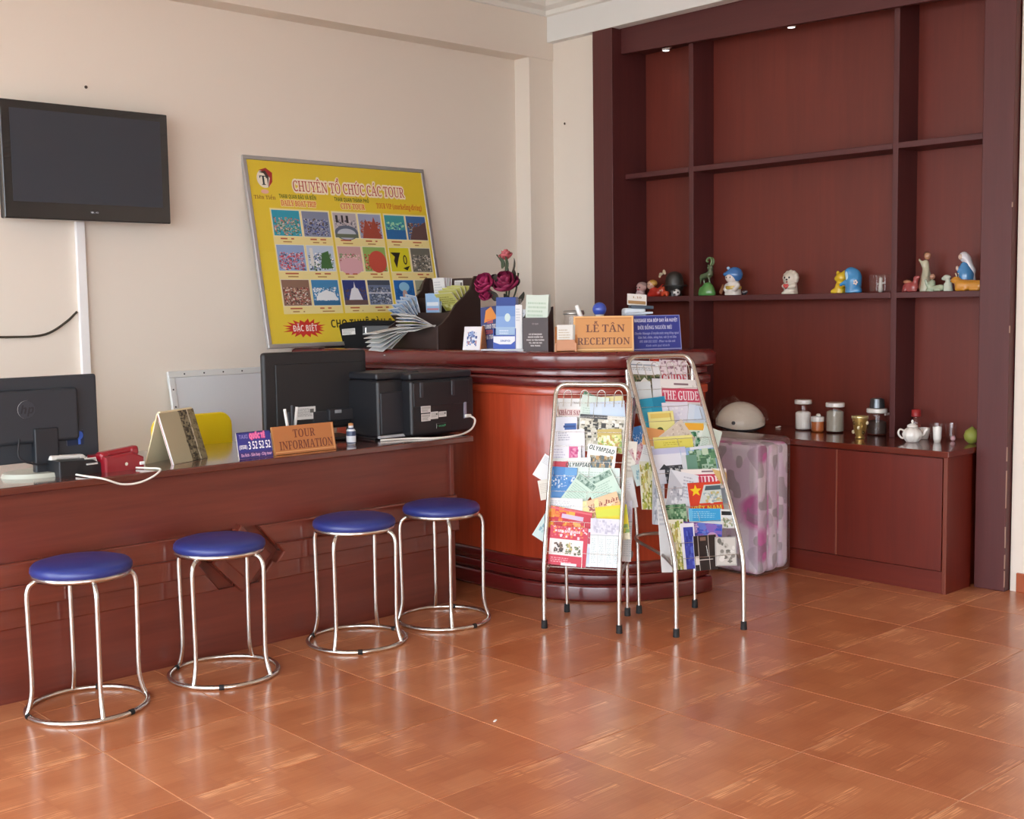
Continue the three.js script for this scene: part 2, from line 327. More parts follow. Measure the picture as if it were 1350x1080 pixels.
function uvCyl(g, swap) { // u follows the curve of the desk, v goes up
  g = g.index ? g.toNonIndexed() : g; const p = g.attributes.position, uv = g.attributes.uv;
  for (let i = 0; i < p.count; i++) { const x = p.getX(i) - 4.1, z = p.getZ(i) + 3.8; const a = z < 0 ? z : Math.atan2(z, -x) * .62, b = p.getY(i) + Math.hypot(x, z) * .3; if (swap) uv.setXY(i, b, a); else uv.setXY(i, a, b); }
  return g;
}
{
  const t = thing('reception_desk', 'rounded glossy red-brown wooden reception desk with moulded rim', 'desk', [4.1, 0, -3.8]);
  const P = (n, g, m, l) => part(n, g.translate(-4.1, 0, 3.8), m, t, l);
  P('body', layer(-.03, .02, .93, .003, null, .2, false), M.round, 'glossy orange-brown curved front');
  P('plinth', layer(0, 0, .072, .012), M.slab);
  P('base_moulding', layer(-.012, .074, .115, .006), M.slab); P('base_moulding', layer(-.014, .118, .168, .012), M.slab);
  P('cornice', layer(-.02, .865, .9, .006), M.round); P('cornice', layer(-.008, .903, .945, .012), M.slab); P('cornice', layer(-.02, .947, .975, .004), M.slab);
  P('desk_top', layer(.012, .977, 1.05, .022, 3.29, .16), M.slab, 'thick round-edged dark top');
}
// ---------- long low counter in front of the left wall ----------
{
  const t = thing('counter', 'long low dark red wooden counter with diamond ornament behind four stools', 'counter', [1.75, 0, -4.1]);
  const P = (n, g, m = M.counter, l) => part(n, g.translate(-1.75, 0, 4.1), m, t, l);
  P('counter_top', span(.2, 3.315, .674, .7, -4.42, -3.812, .006, 'x'), M.counterTop, 'polished reflective top');
  P('front_panel', span(.22, 3.235, .452, .674, -3.888, -3.868, .001, 'x'));
  P('front_panel', span(.22, 3.235, .0, .24, -3.88, -3.86, .001, 'x'));
  P('backing_board', span(.22, 3.235, .2, .5, -3.91, -3.875, 0, 'x'));
  P('end_panel', span(3.215, 3.235, 0, .674, -4.4, -3.853, .002)); P('end_panel', span(.22, .24, 0, .674, -4.4, -3.853, .002));
  const cx = 2.21, cy = .345;
  [[.243, .308, .008], [.312, .376, .036], [.38, .448, .022]].forEach(([y0, y1, o]) => {
    for (const s of [-1, 1]) {
      const far = s < 0 ? .22 : 3.235, e = (y) => cx + s * (.15 - .9 * Math.abs(y - cy) + .03);
      const pts = [[e(y0), y0], [far, y0], [far, y1], [e(y1), y1]]; if (y0 < cy && y1 > cy) pts.push([e(cy), cy]);
      if (s < 0) pts.reverse();
      P('moulding', uvBox(extr(pts.map(([a, b]) => [a, b]), .02 + o, .008).translate(0, 0, -3.874 + o / 2), 'x'), M.moulding);
    }
  });
  P('diamond_ornament', uvBox(extr([[cx - .115, cy], [cx, cy - .115], [cx + .115, cy], [cx, cy + .115]], .05, .006).translate(0, 0, -3.853), 'y'), M.moulding);
  P('diamond_ornament', uvBox(extr([[cx - .06, cy], [cx, cy - .06], [cx + .06, cy], [cx, cy + .06]], .05, .006).translate(0, 0, -3.848), 'x'), M.moulding);
}
// ---------- round blue stools ----------
{
  const root = thing('stool', '', 'stool', [1.538, 0, -3.645], 0, 'round blue stools along the counter');
  part('seat', lathe([[0, .432], [.13, .432], [.148, .436], [.1535, .446], [.152, .458], [.144, .467], [.12, .474], [.07, .478], [0, .479]], 48), M.vinyl, root, 'blue vinyl padded seat');
  part('seat_rim', lathe([[.12, .424], [.147, .424], [.15, .43], [.15, .438], [.144, .438], [.144, .43], [.12, .43]], 48), M.chrome, root);
  for (let i = 0; i < 4; i++) {
    const a = PI / 4 + i * PI / 2, c = Math.cos(a), s = Math.sin(a), q = (r, y) => [r * c, y, r * s];
    part('leg', tube([q(.1, .424), q(.135, .423), q(.156, .412), q(.165, .39), q(.166, .3), q(.164, .1), q(.166, .07), q(.175, .03), q(.182, .012)], .0078, false, 44), M.chrome, root);
  }
  const ring = part('base_ring', new THREE.TorusGeometry(.182, .0085, 10, 64).rotateX(PI / 2).translate(0, .0085, 0), M.chrome, root);
  for (const a of [.4, 2.5, 4.5]) part('rubber_sleeve', new THREE.TorusGeometry(.182, .0093, 10, 6, .09).rotateX(PI / 2).rotateY(a).translate(0, .0093, 0), M.rubber, ring);
  const spots = [[1.538, -3.65, .62, 'nearest to the left end of the counter'], [2.02, -3.65, -.3, 'second from the left, in front of the diamond ornament'], [2.58, -3.655, -.3, 'third from the left, in front of the tour sign'], [3.0, -3.655, .28, 'closest to the rounded reception desk']];
  spots.forEach(([x, z, a, l], i) => {
    const o = i ? root.clone() : root; if (i) { o.name = numbered('stool'); scene.add(o); o.userData = { ...root.userData }; }
    o.position.set(x, 0, z); o.rotation.y = a; o.userData.label = 'round blue chrome-legged stool ' + l;
  });
}
// ---------- folded mattress ----------
{
  const t = thing('folded_mattress', 'folded pink floral mattress wrapped in clear plastic against the cabinet', 'mattress', [4.58, 0, -3.47]);
  const tex = dataTex(512, (u, v) => { // pale mauve cloth with pink blossoms and grey leaves
    const w = vnoise(u * 5, v * 5, 51, 5, 5), b = vnoise(u * 3 + w * .8, v * 3, 52, 3, 3), s = vnoise(u * 14, v * 3, 53, 14, 3), q = vnoise(u * 9, v * 9, 54, 9, 9);
    let c = [226, 206, 226]; const mix = (d, k) => { c = c.map((x, i) => x + (d[i] - x) * k); };
    mix([240, 236, 240], s > .6 ? .6 : 0); mix([212, 92, 170], b > .52 ? Math.min(1, (b - .52) * 9) * .85 : 0); mix([142, 138, 140], q > .68 ? .55 : 0); mix([168, 150, 168], w < .3 ? .4 : 0);
    return c;
  });
  const cloth = std(0xffffff, .55, { map: tex, clearcoat: .5, clearcoatRoughness: .3 });
  for (let i = 0; i < 3; i++) {
    const x0 = -.125 + i * .0835, g = new RoundedBoxGeometry(.086, .6, .56, 5, .032).translate(x0 + .042, .31, 0), p = g.attributes.position;
    for (let k = 0; k < p.count; k++) { const y = p.getY(k), z = p.getZ(k); p.setX(k, p.getX(k) + .004 * Math.sin(y * 23 + i * 2) + .003 * Math.sin(z * 31)); p.setY(k, y + .004 * Math.sin(z * 20 + i) - (y > .3 ? i * .006 : 0)); }
    g.computeVertexNormals(); part('fold', uvBox(g, 'y', 2.2), cloth, t);
  }
  const w = new RoundedBoxGeometry(.264, .626, .574, 8, .03).translate(.001, .3135, 0), p = w.attributes.position;
  for (let k = 0; k < p.count; k++) { const x = p.getX(k), y = p.getY(k), z = p.getZ(k); p.setX(k, x + .003 * Math.sin(y * 37 + z * 50)); p.setZ(k, z + .003 * Math.sin(y * 29 + x * 70)); }
  w.computeVertexNormals(); part('plastic_wrap', w, M.film, t, 'clear crinkled plastic wrap');
}

// ---------- prints for leaflets, stickers and labels ----------
const W = '#f3f3f1', photo = (x, y, w, h, cols, base, n = 160, s = .05) => [['r', x, y, w, h, base], ['n', x + .02, y + .02, w - .04, h - .04, cols, n, s]];
const bg = (c) => ['r', 0, 0, 1, 1, c];
cell('white', [bg('#f1f1f0'), ['l', .1, .1, .7, .3, '#c9ccd2', 5]]);
cell('redblock', [bg(W), ['t', 'TRAVEL', .72, .14, .08, '#777', 'bold sans-serif'], ['r', .05, .32, .86, .2, '#f0d9d4'], ['t', 'KHÁCH SẠN', .48, .42, .17, '#8d2030', 'bold serif', 0, '', .84], ['l', .08, .62, .8, .2, '#c8b8b8', 4]]);
cell('greenleaf', [bg('#5d7c52'), ['n', 0, 0, 1, 1, ['#3f5f3c', '#8aa67a', '#6e8c62'], 120, .12]]);
cell('yellow', [bg('#efe2a0'), ['r', 0, .3, .2, .7, '#f0d8a8']]);
cell('mint', [bg('#dcebe0'), ['r', .5, 0, .02, 1, '#c5d8cc'], ['l', .1, .4, .35, .4, '#b9cfc2', 6]]);
cell('mint2', [bg('#dfeee6'), ['l', .06, .2, .85, .5, '#bcd4c8', 5], ['r', .3, 0, .01, 1, '#b4cfc2'], ['r', .62, 0, .01, 1, '#b4cfc2']]);
cell('paleblue', [bg('#d9e6f3'), ['r', 0, .7, 1, .3, '#eceff2'], ['r', .35, .02, .6, .5, '#cfe0f2'], ['l', .5, .58, .4, .1, '#93a8c0', 2]]);
cell('bluehead', [bg('#eaecf6'), ['r', .45, .2, .5, .22, '#3b66ad'], ['r', .4, .26, .5, .06, '#27488a'], ['l', .1, .55, .8, .35, '#b9bdd0', 6]]);
cell('bwphoto', [bg('#e9e7dc'), ...photo(.04, .1, .92, .85, ['#3b3a35', '#d9d6c6', '#b8b49f', '#f1efe6', '#7d7a6b', '#e6e3d2'], '#cfcbb8', 260, .07), ['r', 0, 0, .6, .12, '#4a4c4e']]);
cell('yelgreen', [bg('#dfe08a'), ['n', 0, .3, 1, .7, ['#b9c956', '#e9e6b0', '#c8a75a', '#8fb35e', '#f4f2d8'], 160, .09], ['r', 0, 0, 1, .25, '#cdb668']]);
cell('script', [bg('#eeeef4'), ['p', [[.05, .75], [.3, .6], [.5, .52], [.7, .62], [.9, .7], [.6, .78]], '#3a3d48'], ['t', 'Gallery', .5, .8, .2, '#23252e', 'italic bold serif', -3], ['l', .1, .1, .4, .3, '#b5b7c6', 4]]);
cell('pinkbox', [bg('#efeff5'), ['r', .58, .06, .3, .4, '#dd6f9f'], ['n', .6, .1, .26, .32, ['#c84f86', '#e9a0bf'], 20, .06], ['t', 'AM', .72, .54, .1, '#333', 'bold sans-serif'], ['l', .08, .15, .4, .6, '#c8c6da', 7]]);
cell('olym', [bg('#f2f2ee'), ['t', 'OLYMPIAD', .48, .14, .17, '#1f3f36', 'italic bold sans-serif', 6, '', .9], ...photo(.12, .32, .76, .4, ['#c7a068', '#7a6a4a', '#dcd2b8', '#5c6b70', '#a3a493'], '#b7a783', 120, .08), ['p', [[0, .35], [.5, .95], [0, 1]], '#6f9fcd'], ['l', .6, .8, .35, .15, '#999', 3]]);
cell('redtitle', [bg('#e9ece8'), ['r', 0, .12, .45, .25, '#cf4456'], ['t', 'OLYMPIAD', .68, .26, .2, '#1f3f36', 'italic bold sans-serif', 4, '', .6], ['r', 0, .42, .5, .14, '#f4e9ec'], ['r', .5, .55, .46, .2, '#b8a98a']]);
cell('blue', [bg('#4f8ed0'), ['r', .55, 0, .45, .3, '#6aa6dc'], ['n', .05, .25, .9, .35, ['#c5dbef', '#e6eef6', '#3a78bf'], 60, .05], ['r', 0, .7, 1, .3, '#5f99d6']]);
cell('mintband', [bg('#cfe6d6'), ['r', .06, .04, .88, .17, '#8fae9c'], ['n', .1, .06, .8, .12, ['#5f8070', '#b8d0c2'], 40, .05], ['l', .1, .3, .75, .55, '#a7c8b4', 9]]);
cell('peach', [bg('#efc79c'), ['t', 'Nhà hàng', .55, .35, .26, '#8d3b2c', 'italic bold serif', 0], ['n', 0, .45, 1, .5, ['#e2a873', '#f4e0bb', '#a2574a', '#e7bd7d'], 90, .08], ['r', 0, .9, 1, .1, '#f5f0e2']]);
cell('yelflyer', [bg('#ecd928'), ['r', 0, .1, 1, .2, '#d9dc3e'], ['n', .5, .6, .5, .2, ['#5f8f4a', '#86a85a', '#d8d060'], 50, .08], ['r', .6, .8, .4, .2, '#f0e9c8']]);
cell('redflower', [bg('#cd3346'), ['n', 0, 0, .55, .6, ['#f08a2a', '#f4b13c', '#e35a2a', '#c92838'], 120, .1], ['r', .3, .18, .5, .12, '#d7c4dc'], ['n', .6, .4, .4, .3, ['#ef8f38', '#f0b060', '#d8404e'], 40, .08], ['r', 0, .04, 1, .05, '#e46a72']]);
cell('redpanel', [bg('#d23a50'), ['n', .05, .02, .9, .28, ['#f0dbe0', '#e56a7a', '#ef8f50'], 90, .04], ['t', 'SPA MASSAGE', .5, .14, .09, '#fbeff0', 'bold sans-serif'], ['r', .02, .34, .86, .4, '#f5ece6'], ['n', .16, .44, .2, .24, ['#33302e', '#5a4a40', '#86705a'], 36, .04], ['n', .45, .42, .16, .28, ['#8f9a66', '#6f7a58', '#c8b87a'], 30, .04], ['n', .68, .5, .14, .2, ['#7f8a62', '#5a604a'], 22, .04], ['l', .08, .8, .6, .14, '#f0a8b0', 3], ['r', .35, .92, .4, .07, '#f4e6ea']]);
cell('bluestrip', [bg('#dde5f0'), ['r', .1, .1, .4, .8, '#5f7cb8'], ['r', .6, .5, .3, .4, '#cfd8ea'], ['r', .55, .1, .3, .3, '#c0485c']]);
cell('columns', [bg('#eef2f1'), ['r', 0, 0, 1, .34, '#e4e2ec'], ['n', .1, .05, .8, .25, ['#cfcddb', '#dddbe8', '#bfbdcf'], 60, .06], ['r', 0, .345, 1, .012, '#a5aeb0'], ...[.05, .3, .55, .8].map((x) => ['l', x, .42, .18, .5, '#c3d3d4', 14]), ...[.26, .51, .76].map((x) => ['r', x, .36, .008, .64, '#9fa8aa'])]);
cell('cream', [bg('#ece6d8'), ['l', .1, .2, .7, .5, '#cfc4b4', 6]]);
cell('palegreen', [bg('#d5e8e4'), ['n', .2, .3, .6, .4, ['#b2d4d4', '#92b8c4'], 24, .09]]);
cell('brownphoto', [...photo(0, 0, 1, 1, ['#4a3034', '#7f6a62', '#2d2528', '#a08f86', '#6a3a44'], '#5a4446', 120, .12)]);
cell('redcard', [bg('#d2402e'), ['r', .25, .6, .35, .4, '#f3d28a'], ['n', 0, 0, 1, .5, ['#a92a24', '#e25a38'], 30, .15]]);
cell('pagoda', [bg('#eef0f2'), ['r', .1, .1, .7, .025, '#8b96a4'], ['l', .1, .18, .6, .08, '#aab2bc', 2], ...photo(.06, .34, .9, .62, ['#4b5b3a', '#6f7a4f', '#8d7f5b', '#39442f', '#a8a48c'], '#5f6a4a', 220, .06), ['p', [[.3, .56], [.48, .4], [.66, .56]], '#efeee8'], ['r', .33, .56, .05, .36, '#e9e6de'], ['r', .58, .56, .05, .36, '#e9e6de'], ['r', .38, .6, .2, .3, '#54585a']]);
cell('guideflame', [bg('#eedfe4'), ['n', 0, 0, 1, .35, ['#c8a8b4', '#f4e8ec', '#9a7888'], 60, .05], ['t', 'GUIDE', .5, .46, .3, '#c4203c', 'bold serif', 0, '', .9], ['n', .05, .6, .8, .35, ['#e8542a', '#f28a34', '#d83a22', '#f5b54a'], 70, .12]]);
cell('palesheet', [bg('#dde5e6'), ['r', .1, .1, .3, .8, '#d2dde0'], ['e', .6, .8, .2, .1, '#c8d2d6']]);
const guide = (lower) => [bg('#efeae6'), ['r', .46, .12, .3, .05, '#8a7078'], ['r', .2, .26, .78, .36, '#d04a66'], ['t', 'THE GUIDE', .59, .45, .34, '#f7eef0', 'bold serif', 0, '', .74], ...lower];
cell('guide', guide([['r', 0, 0, .18, 1, '#dfe3e8'], ['r', .2, .66, .78, .3, '#d8dce0']]));
cell('guide2', [bg('#efeae6'), ['r', .45, .05, .25, .03, '#8a7078'], ['r', .1, .12, .72, .24, '#c83a58'], ['t', 'GUIDE', .5, .245, .24, '#f7e6ea', 'bold serif', 0, '', .68], ['p', [[.68, .02], [1, .1], [1, .4], [.82, .3]], '#d9b777'], ['r', .1, .4, .85, .3, '#8f98a2'], ['r', .1, .7, .85, .28, '#c5c2bc']]);
cell('teal', [bg('#2f9ec0'), ['r', 0, .3, .4, .7, '#4ab4d0'], ['r', .5, .02, .45, .25, '#2489ac']]);
cell('lilac', [bg('#e2e0ec'), ['n', .2, .2, .6, .6, ['#d4d2e4', '#efedf4'], 20, .1]]);
cell('yeltree', [bg('#f0ea98'), ['r', .1, .08, .8, .16, '#e8d070'], ['e', .4, .66, .12, .1, '#4f5a2a'], ['r', .385, .66, .03, .2, '#4f5a2a'], ['r', .1, .9, .8, .03, '#c8b848']]);
cell('greenorange', [bg('#cfdccc'), ['r', .05, .05, .8, .22, '#eeb23c'], ['n', .1, .34, .85, .5, ['#3f8a5c', '#6aa880', '#2c6a4a', '#9ac4a8', '#e8efe8'], 90, .1]]);
cell('beige', [bg('#d9cdbd'), ['n', .1, .1, .8, .8, ['#cabdad', '#e4dacc', '#b8a898'], 50, .06]]);
cell('orange', [bg('#e0a064'), ['r', 0, .6, 1, .4, '#e8b47a']]);
cell('yelbox', [bg('#e9e06a'), ['r', 0, 0, 1, .2, '#f0ea92'], ['e', .22, .7, .08, .08, '#a09a3c'], ['e', .7, .65, .1, .08, '#a09a3c'], ['l', .25, .3, .5, .2, '#c8bc48', 2]]);
cell('darkphoto', [bg('#e6e8f2'), ['r', 0, 0, 1, .18, '#c4c8e4'], ...photo(.35, .5, .65, .5, ['#2c2e34', '#5a5c60', '#8e9094', '#3c3e46', '#c4c4c4'], '#45474c', 130, .07), ['p', [[.2, .6], [.35, .45], [.5, .6]], '#3a3c42']]);
cell('greenphoto', [bg('#8fb4dc'), ['r', .3, 0, .7, .1, '#dfe6ee'], ...photo(.26, .14, .7, .8, ['#8fb58c', '#c4d8bc', '#6a9a70', '#a8c8b0', '#4f7a5c'], '#8fb48e', 110, .12)]);
cell('greenpatch', [bg('#6f9a86'), ['r', 0, 0, .3, 1, '#d8dee4']]);
cell('foldgrey', [bg('#dfe2e8'), ['p', [[0, 0], [.6, .4], [.2, 1], [0, 1]], '#c2c6ce'], ['n', .1, .4, .4, .5, ['#9a9ea8', '#e8eaee', '#b4b8c2'], 40, .07], ['l', .5, .1, .4, .5, '#b4b8c4', 7]]);
cell('star', [bg('#d8452c'), ['p', Array.from({ length: 10 }, (_, i) => [.24 + (i % 2 ? .075 : .18) * Math.sin(i * PI / 5), .27 - (i % 2 ? .085 : .2) * Math.cos(i * PI / 5)]), '#f8d62a'], ['p', [[.5, .1], [1, .1], [1, .68], [.3, .68]], '#cfd8d4'], ['p', [[.55, .14], [.98, .14], [.98, .28], [.5, .28]], '#4c6068'], ['n', .5, .35, .48, .3, ['#b8c49a', '#dfe4dc', '#9cb4bc', '#d0b87a'], 60, .06], ['t', 'VIỆT NAM', .5, .84, .2, '#f6d84a', 'bold sans-serif', 0, '', .9]]);
cell('greenleaf2', [bg('#5f8a64'), ['n', 0, 0, 1, 1, ['#3f6a48', '#86ac86', '#a8c4a0'], 90, .1]]); cells.greenleaf = cells.greenleaf2;
cell('skyblue', [bg('#3fa6de'), ['r', 0, .62, 1, .38, '#e8f0f4'], ['l', .1, .15, .75, .35, '#8fd0f0', 4], ['r', 0, 0, .12, .6, '#6cc0ea']]);
cell('blackband', [bg('#eef0ee'), ['r', .08, .12, .8, .2, '#26282a'], ['n', .2, .5, .6, .4, ['#a8b48c', '#d8d0b8', '#8a9a7a'], 30, .1]]);
cell('violet', [bg('#5a5cb4'), ['n', 0, 0, .35, 1, ['#b08acc', '#7f5ca8', '#c8a8d8'], 50, .12], ['n', .4, 0, .5, .7, ['#3c56c0', '#6a80d4', '#8a6ac0'], 60, .12], ['e', .75, .6, .14, .2, '#d8a8d0']]);
cell('yelstrip', [bg('#e0dfc8'), ['n', .1, .1, .8, .85, ['#a8b04a', '#c8c46a', '#7f8a3c', '#e8e4b8', '#b8a860'], 130, .1]]);
cell('bluestrip2', [bg('#e8e6f0'), ['r', .2, .1, .7, .9, '#3f48a8'], ['n', .25, .2, .6, .7, ['#5a6ac4', '#2f3a94'], 40, .08]]);
cell('brown', [bg('#2e2422'), ['r', .2, .02, .02, .96, '#d8d0c8'], ['r', .64, .02, .02, .96, '#d8d0c8'], ['r', .2, .68, .6, .02, '#e0d8d0'], ['r', .04, .58, .16, .24, '#e4ddd4'], ['r', .3, .06, .25, .1, '#8a6a5a']]);
cell('mottle', [bg('#b8b6b0'), ['r', .06, .05, .88, .9, '#d8d6d0'], ...Array.from({ length: 26 }, (_, i) => ['e', .14 + .72 * hash(i, 1, 4), .14 + .72 * hash(i, 2, 4), .04 + .08 * hash(i, 3, 4), .03 + .06 * hash(i, 4, 4), ['#8f8d86', '#c4c2bb', '#ecebe6', '#77756f'][i % 4]])]);
cell('pinkside', [bg('#e8ccd0'), ['n', .1, .1, .8, .8, ['#d88a90', '#f0e0e2', '#b86a78'], 40, .1]]);
// stickers, labels and small cards
cell('tag_white', [bg('#eceae6'), ['l', .08, .15, .8, .65, '#8c8a86', 6], ['r', .7, .2, .2, .3, '#6c6a66']]);
cell('tag_lines', [bg('#e6e4e0'), ['r', .06, .12, .88, .3, '#bdbbb6'], ['l', .1, .5, .8, .4, '#6a6864', 4]]);
cell('tag_green', [bg('#141a18'), ['t', '! ecoP', .5, .5, .6, '#58c890', 'bold sans-serif', 0, '', .9]]);
cell('tag_blue', [bg('#20304f'), ['e', .75, .35, .2, .28, '#3f6ad0'], ['r', .05, .45, .5, .12, '#8a86a8'], ['r', .66, .6, .14, .35, '#4a74d8']]);
cell('monitor_mark', [bg('#2a2e35'), ['e', .5, .5, .46, .46, '#3a3f48'], ['t', 'hp', .48, .5, .62, '#23272d', 'italic bold sans-serif']]);
cell('tv_mark', [bg('#15171b'), ['e', .2, .5, .13, .33, '#d0d2d6'], ['t', 'LG', .66, .52, .7, '#b8bac0', 'bold sans-serif']]);
cell('box_text', [bg('#3a2a2a'), ['t', 'ỦY BAN', .5, .2, .06, '#9a8a88', 'bold serif'], ...['CƠ SỞ MASSAGE', 'NGƯỜI KHIẾM THỊ', 'PHỤC VỤ TẬN PHÒNG', 'TEL. 058 352 525', 'NHA TRANG'].map((s, i) => ['t', s, .5, .5 + i * .085, .065, '#dcd4d0', 'bold sans-serif', 0, '', .9])]);
cell('green_sheet', [bg('#dbe8da'), ['l', .1, .15, .8, .3, '#b4ccb4', 4], ['r', 0, .72, .45, .28, '#a8b0dc'], ['r', .46, .72, .12, .28, '#6f7c94']]);
cell('blue_leaflet', [bg('#8fb0dc'), ['r', 0, 0, 1, .18, '#25408f'], ['r', 0, .18, 1, .2, '#6f95d2'], ['r', 0, .38, 1, .2, '#86a8dc'], ['r', 0, .58, 1, .42, '#a4c0e0'], ['e', .58, .4, .14, .08, '#d5e8e4'], ['l', .2, .64, .6, .14, '#dbe6f4', 3]]);
cell('blue_lip', [bg('#3a58b4'), ['p', [[0, .1], [1, .1], [1, .4], [.8, .66], [.3, .66], [0, .5]], '#eef0f6'], ['t', 'INFO', .55, .42, .18, '#5a70b8', 'bold sans-serif']]);
cell('orange_leaflet', [bg('#2c3a78'), ['p', [[.3, .1], [.6, .02], [.95, .3], [.2, .38]], '#e89030'], ...[.36, .48, .6, .72].map((y, i) => ['t', ['TOUR', 'ISLAND TRIP', 'DIVING', 'NHA TRANG'][i], .52, y, .13, i % 2 ? '#f6efe8' : '#e8603a', 'bold sans-serif', 0, '', .85])]);
cell('doll_card', [bg('#ece9f0'), ['r', .06, .04, .88, .9, '#f4f2f6'], ['n', .25, .25, .5, .55, ['#5a78b8', '#8ca4d4', '#b88a94', '#dfe4f0', '#485a90'], 60, .09]]);
cell('yellow_leaf', [bg('#d8d67a'), ['l', .1, .15, .8, .3, '#8f8a3c', 4], ['n', .1, .5, .8, .4, ['#b8b04a', '#e8e6a8'], 30, .1]]);
cell('blue_leaf', [bg('#b9cfe8'), ['n', .1, .1, .8, .5, ['#8fb0dc', '#dfe8f2', '#6f94cc'], 40, .1], ['r', .1, .7, .8, .2, '#dce6f0']]);
cell('blue_card', [bg('#9fc4ea'), ['r', .08, .3, .84, .12, '#e8eef6'], ['r', .08, .5, .84, .06, '#d88a94'], ['e', .5, .8, .24, .14, '#2f84cc'], ['e', .62, .72, .1, .08, '#e8f0f8']]);
cell('pink_leaf', [bg('#ece4ea'), ['r', .1, .1, .8, .3, '#e8c4cc'], ['l', .1, .5, .8, .4, '#c8b8c0', 6]]);
cell('dark_book', [bg('#39352f'), ['l', .1, .2, .8, .4, '#7f7868', 4]]);
cell('business_card', [bg('#f0efe8'), ['l', .12, .2, .7, .5, '#c8b89a', 5]]);
cell('calendar_front', [bg('#c9bf9e'), ['r', .55, 0, .22, 1, '#6f6650'], ['n', .56, .02, .2, .96, ['#4f4838', '#8f866a', '#a89e80', '#3a3428'], 220, .04], ['r', .78, 0, .03, 1, '#e8e2cc'], ['r', .81, 0, .19, 1, '#8a7d60'], ['n', .82, .02, .17, .96, ['#a0946f', '#6f6448', '#988c6c'], 130, .05]]);
cell('pad_front', [bg('#d8e2ec'), ['n', .1, .2, .5, .7, ['#b8ccdc', '#eef2f6', '#a4bccc'], 40, .12]]);
cell('card_top', [bg('#efece6'), ['t', '1.10', .5, .3, .24, '#a8845c', 'bold serif'], ['r', .06, .6, .88, .28, '#b08a5a']]);
const atlasTex = new THREE.CanvasTexture(atlas); atlasTex.colorSpace = THREE.SRGBColorSpace; atlasTex.magFilter = THREE.LinearFilter; atlasTex.anisotropy = 8;
const AM = std(0xe6e6e6, .5, { map: atlasTex }), AMgloss = std(0xececec, .42, { map: atlasTex, specularIntensity: .6 });
// thin printed sheet, standing in x,y with its bottom centre at the origin when base is true; slightly curled
function sheet(w, h, name, t = .003, curl = 0, base = false) {
  let g = plain(new THREE.BoxGeometry(w, h, t, 4, 5, 1)); g = atlasUV(g, name);
  const p = g.attributes.position;
  if (curl) { for (let i = 0; i < p.count; i++) { const y = p.getY(i) / h, x = p.getX(i) / w; p.setZ(i, p.getZ(i) + curl * (y * y + .6 * x * x * (curl > 0 ? 1 : -1))); } g.computeVertexNormals(); }
  return base ? g.translate(0, h / 2, 0) : g;
}
// flat plate with its own printed face (front +z)
function plateMats(face, side) { return [side, side, side, side, face, side]; }
function plate(w, h, t, ops, pw, side, rough = .35) { // BoxGeometry with the print on +z
  const m = std(0xffffff, rough, { map: printTex(pw, Math.round(pw * h / w), ops), clearcoat: .3, clearcoatRoughness: .2 });
  return [new THREE.BoxGeometry(w, h, t), plateMats(m, side)];
}

// ---------- things on and against the left wall ----------
{
  const t = thing('television', 'black flat television mounted high on the left wall', 'television', [2.228, 1.629, -5.125]);
  part('housing', bx(.722, .474, .045, 0, .237, .075, .006), M.black, t);
  const bz = part('bezel', bx(.728, .478, .02, 0, .237, .1, .005), std(0x17191d, .22, { clearcoat: .6 }), t, 'glossy black bezel');
  part('screen', bx(.655, .375, .004, 0, .255, .1105, 0), std(0x2c333e, .45, { clearcoat: .3, clearcoatRoughness: .25 }), t, 'dark switched-off screen');
  const mk = part('brand_mark', atlasUV(plain(new THREE.BoxGeometry(.034, .011, .001).translate(.013, .034, .1108)), 'tv_mark'), AM, bz, 'small pale letters');
  part('wall_bracket', join(bx(.3, .2, .02, 0, .24, .012, .002), bx(.08, .12, .05, 0, .24, .035, .002)), M.black, t);
}
single('cable_trunking', 'white plastic cable trunking running down the wall below the television', 'cable trunking', bx(.038, 1.6, .022, 2.217, .83, -5.119, .002), std(0xf2f2f2, .5));
single('wall_cord', 'dark cord sagging along the white wall left of the trunking', 'cord', tube([[1.6, 1.16, -5.12], [1.75, 1.15, -5.122], [1.9, 1.142, -5.12], [2.05, 1.15, -5.122], [2.14, 1.2, -5.12], [2.19, 1.243, -5.121]], .005, false, 40), M.cordDark);
for (const [x, y, z, l] of [[2.277, 2.207, -5.1265, 'small dark nail in the left wall above the television'], [4.9965, 2.27, -4.914, 'small dark nail in the narrow wall beside the bookcase']])
  single('nail', l, 'nail', join(ell(0, 0, 0, .007, .007, .004)), std(0x4a4038, .6), [x, y, z]);
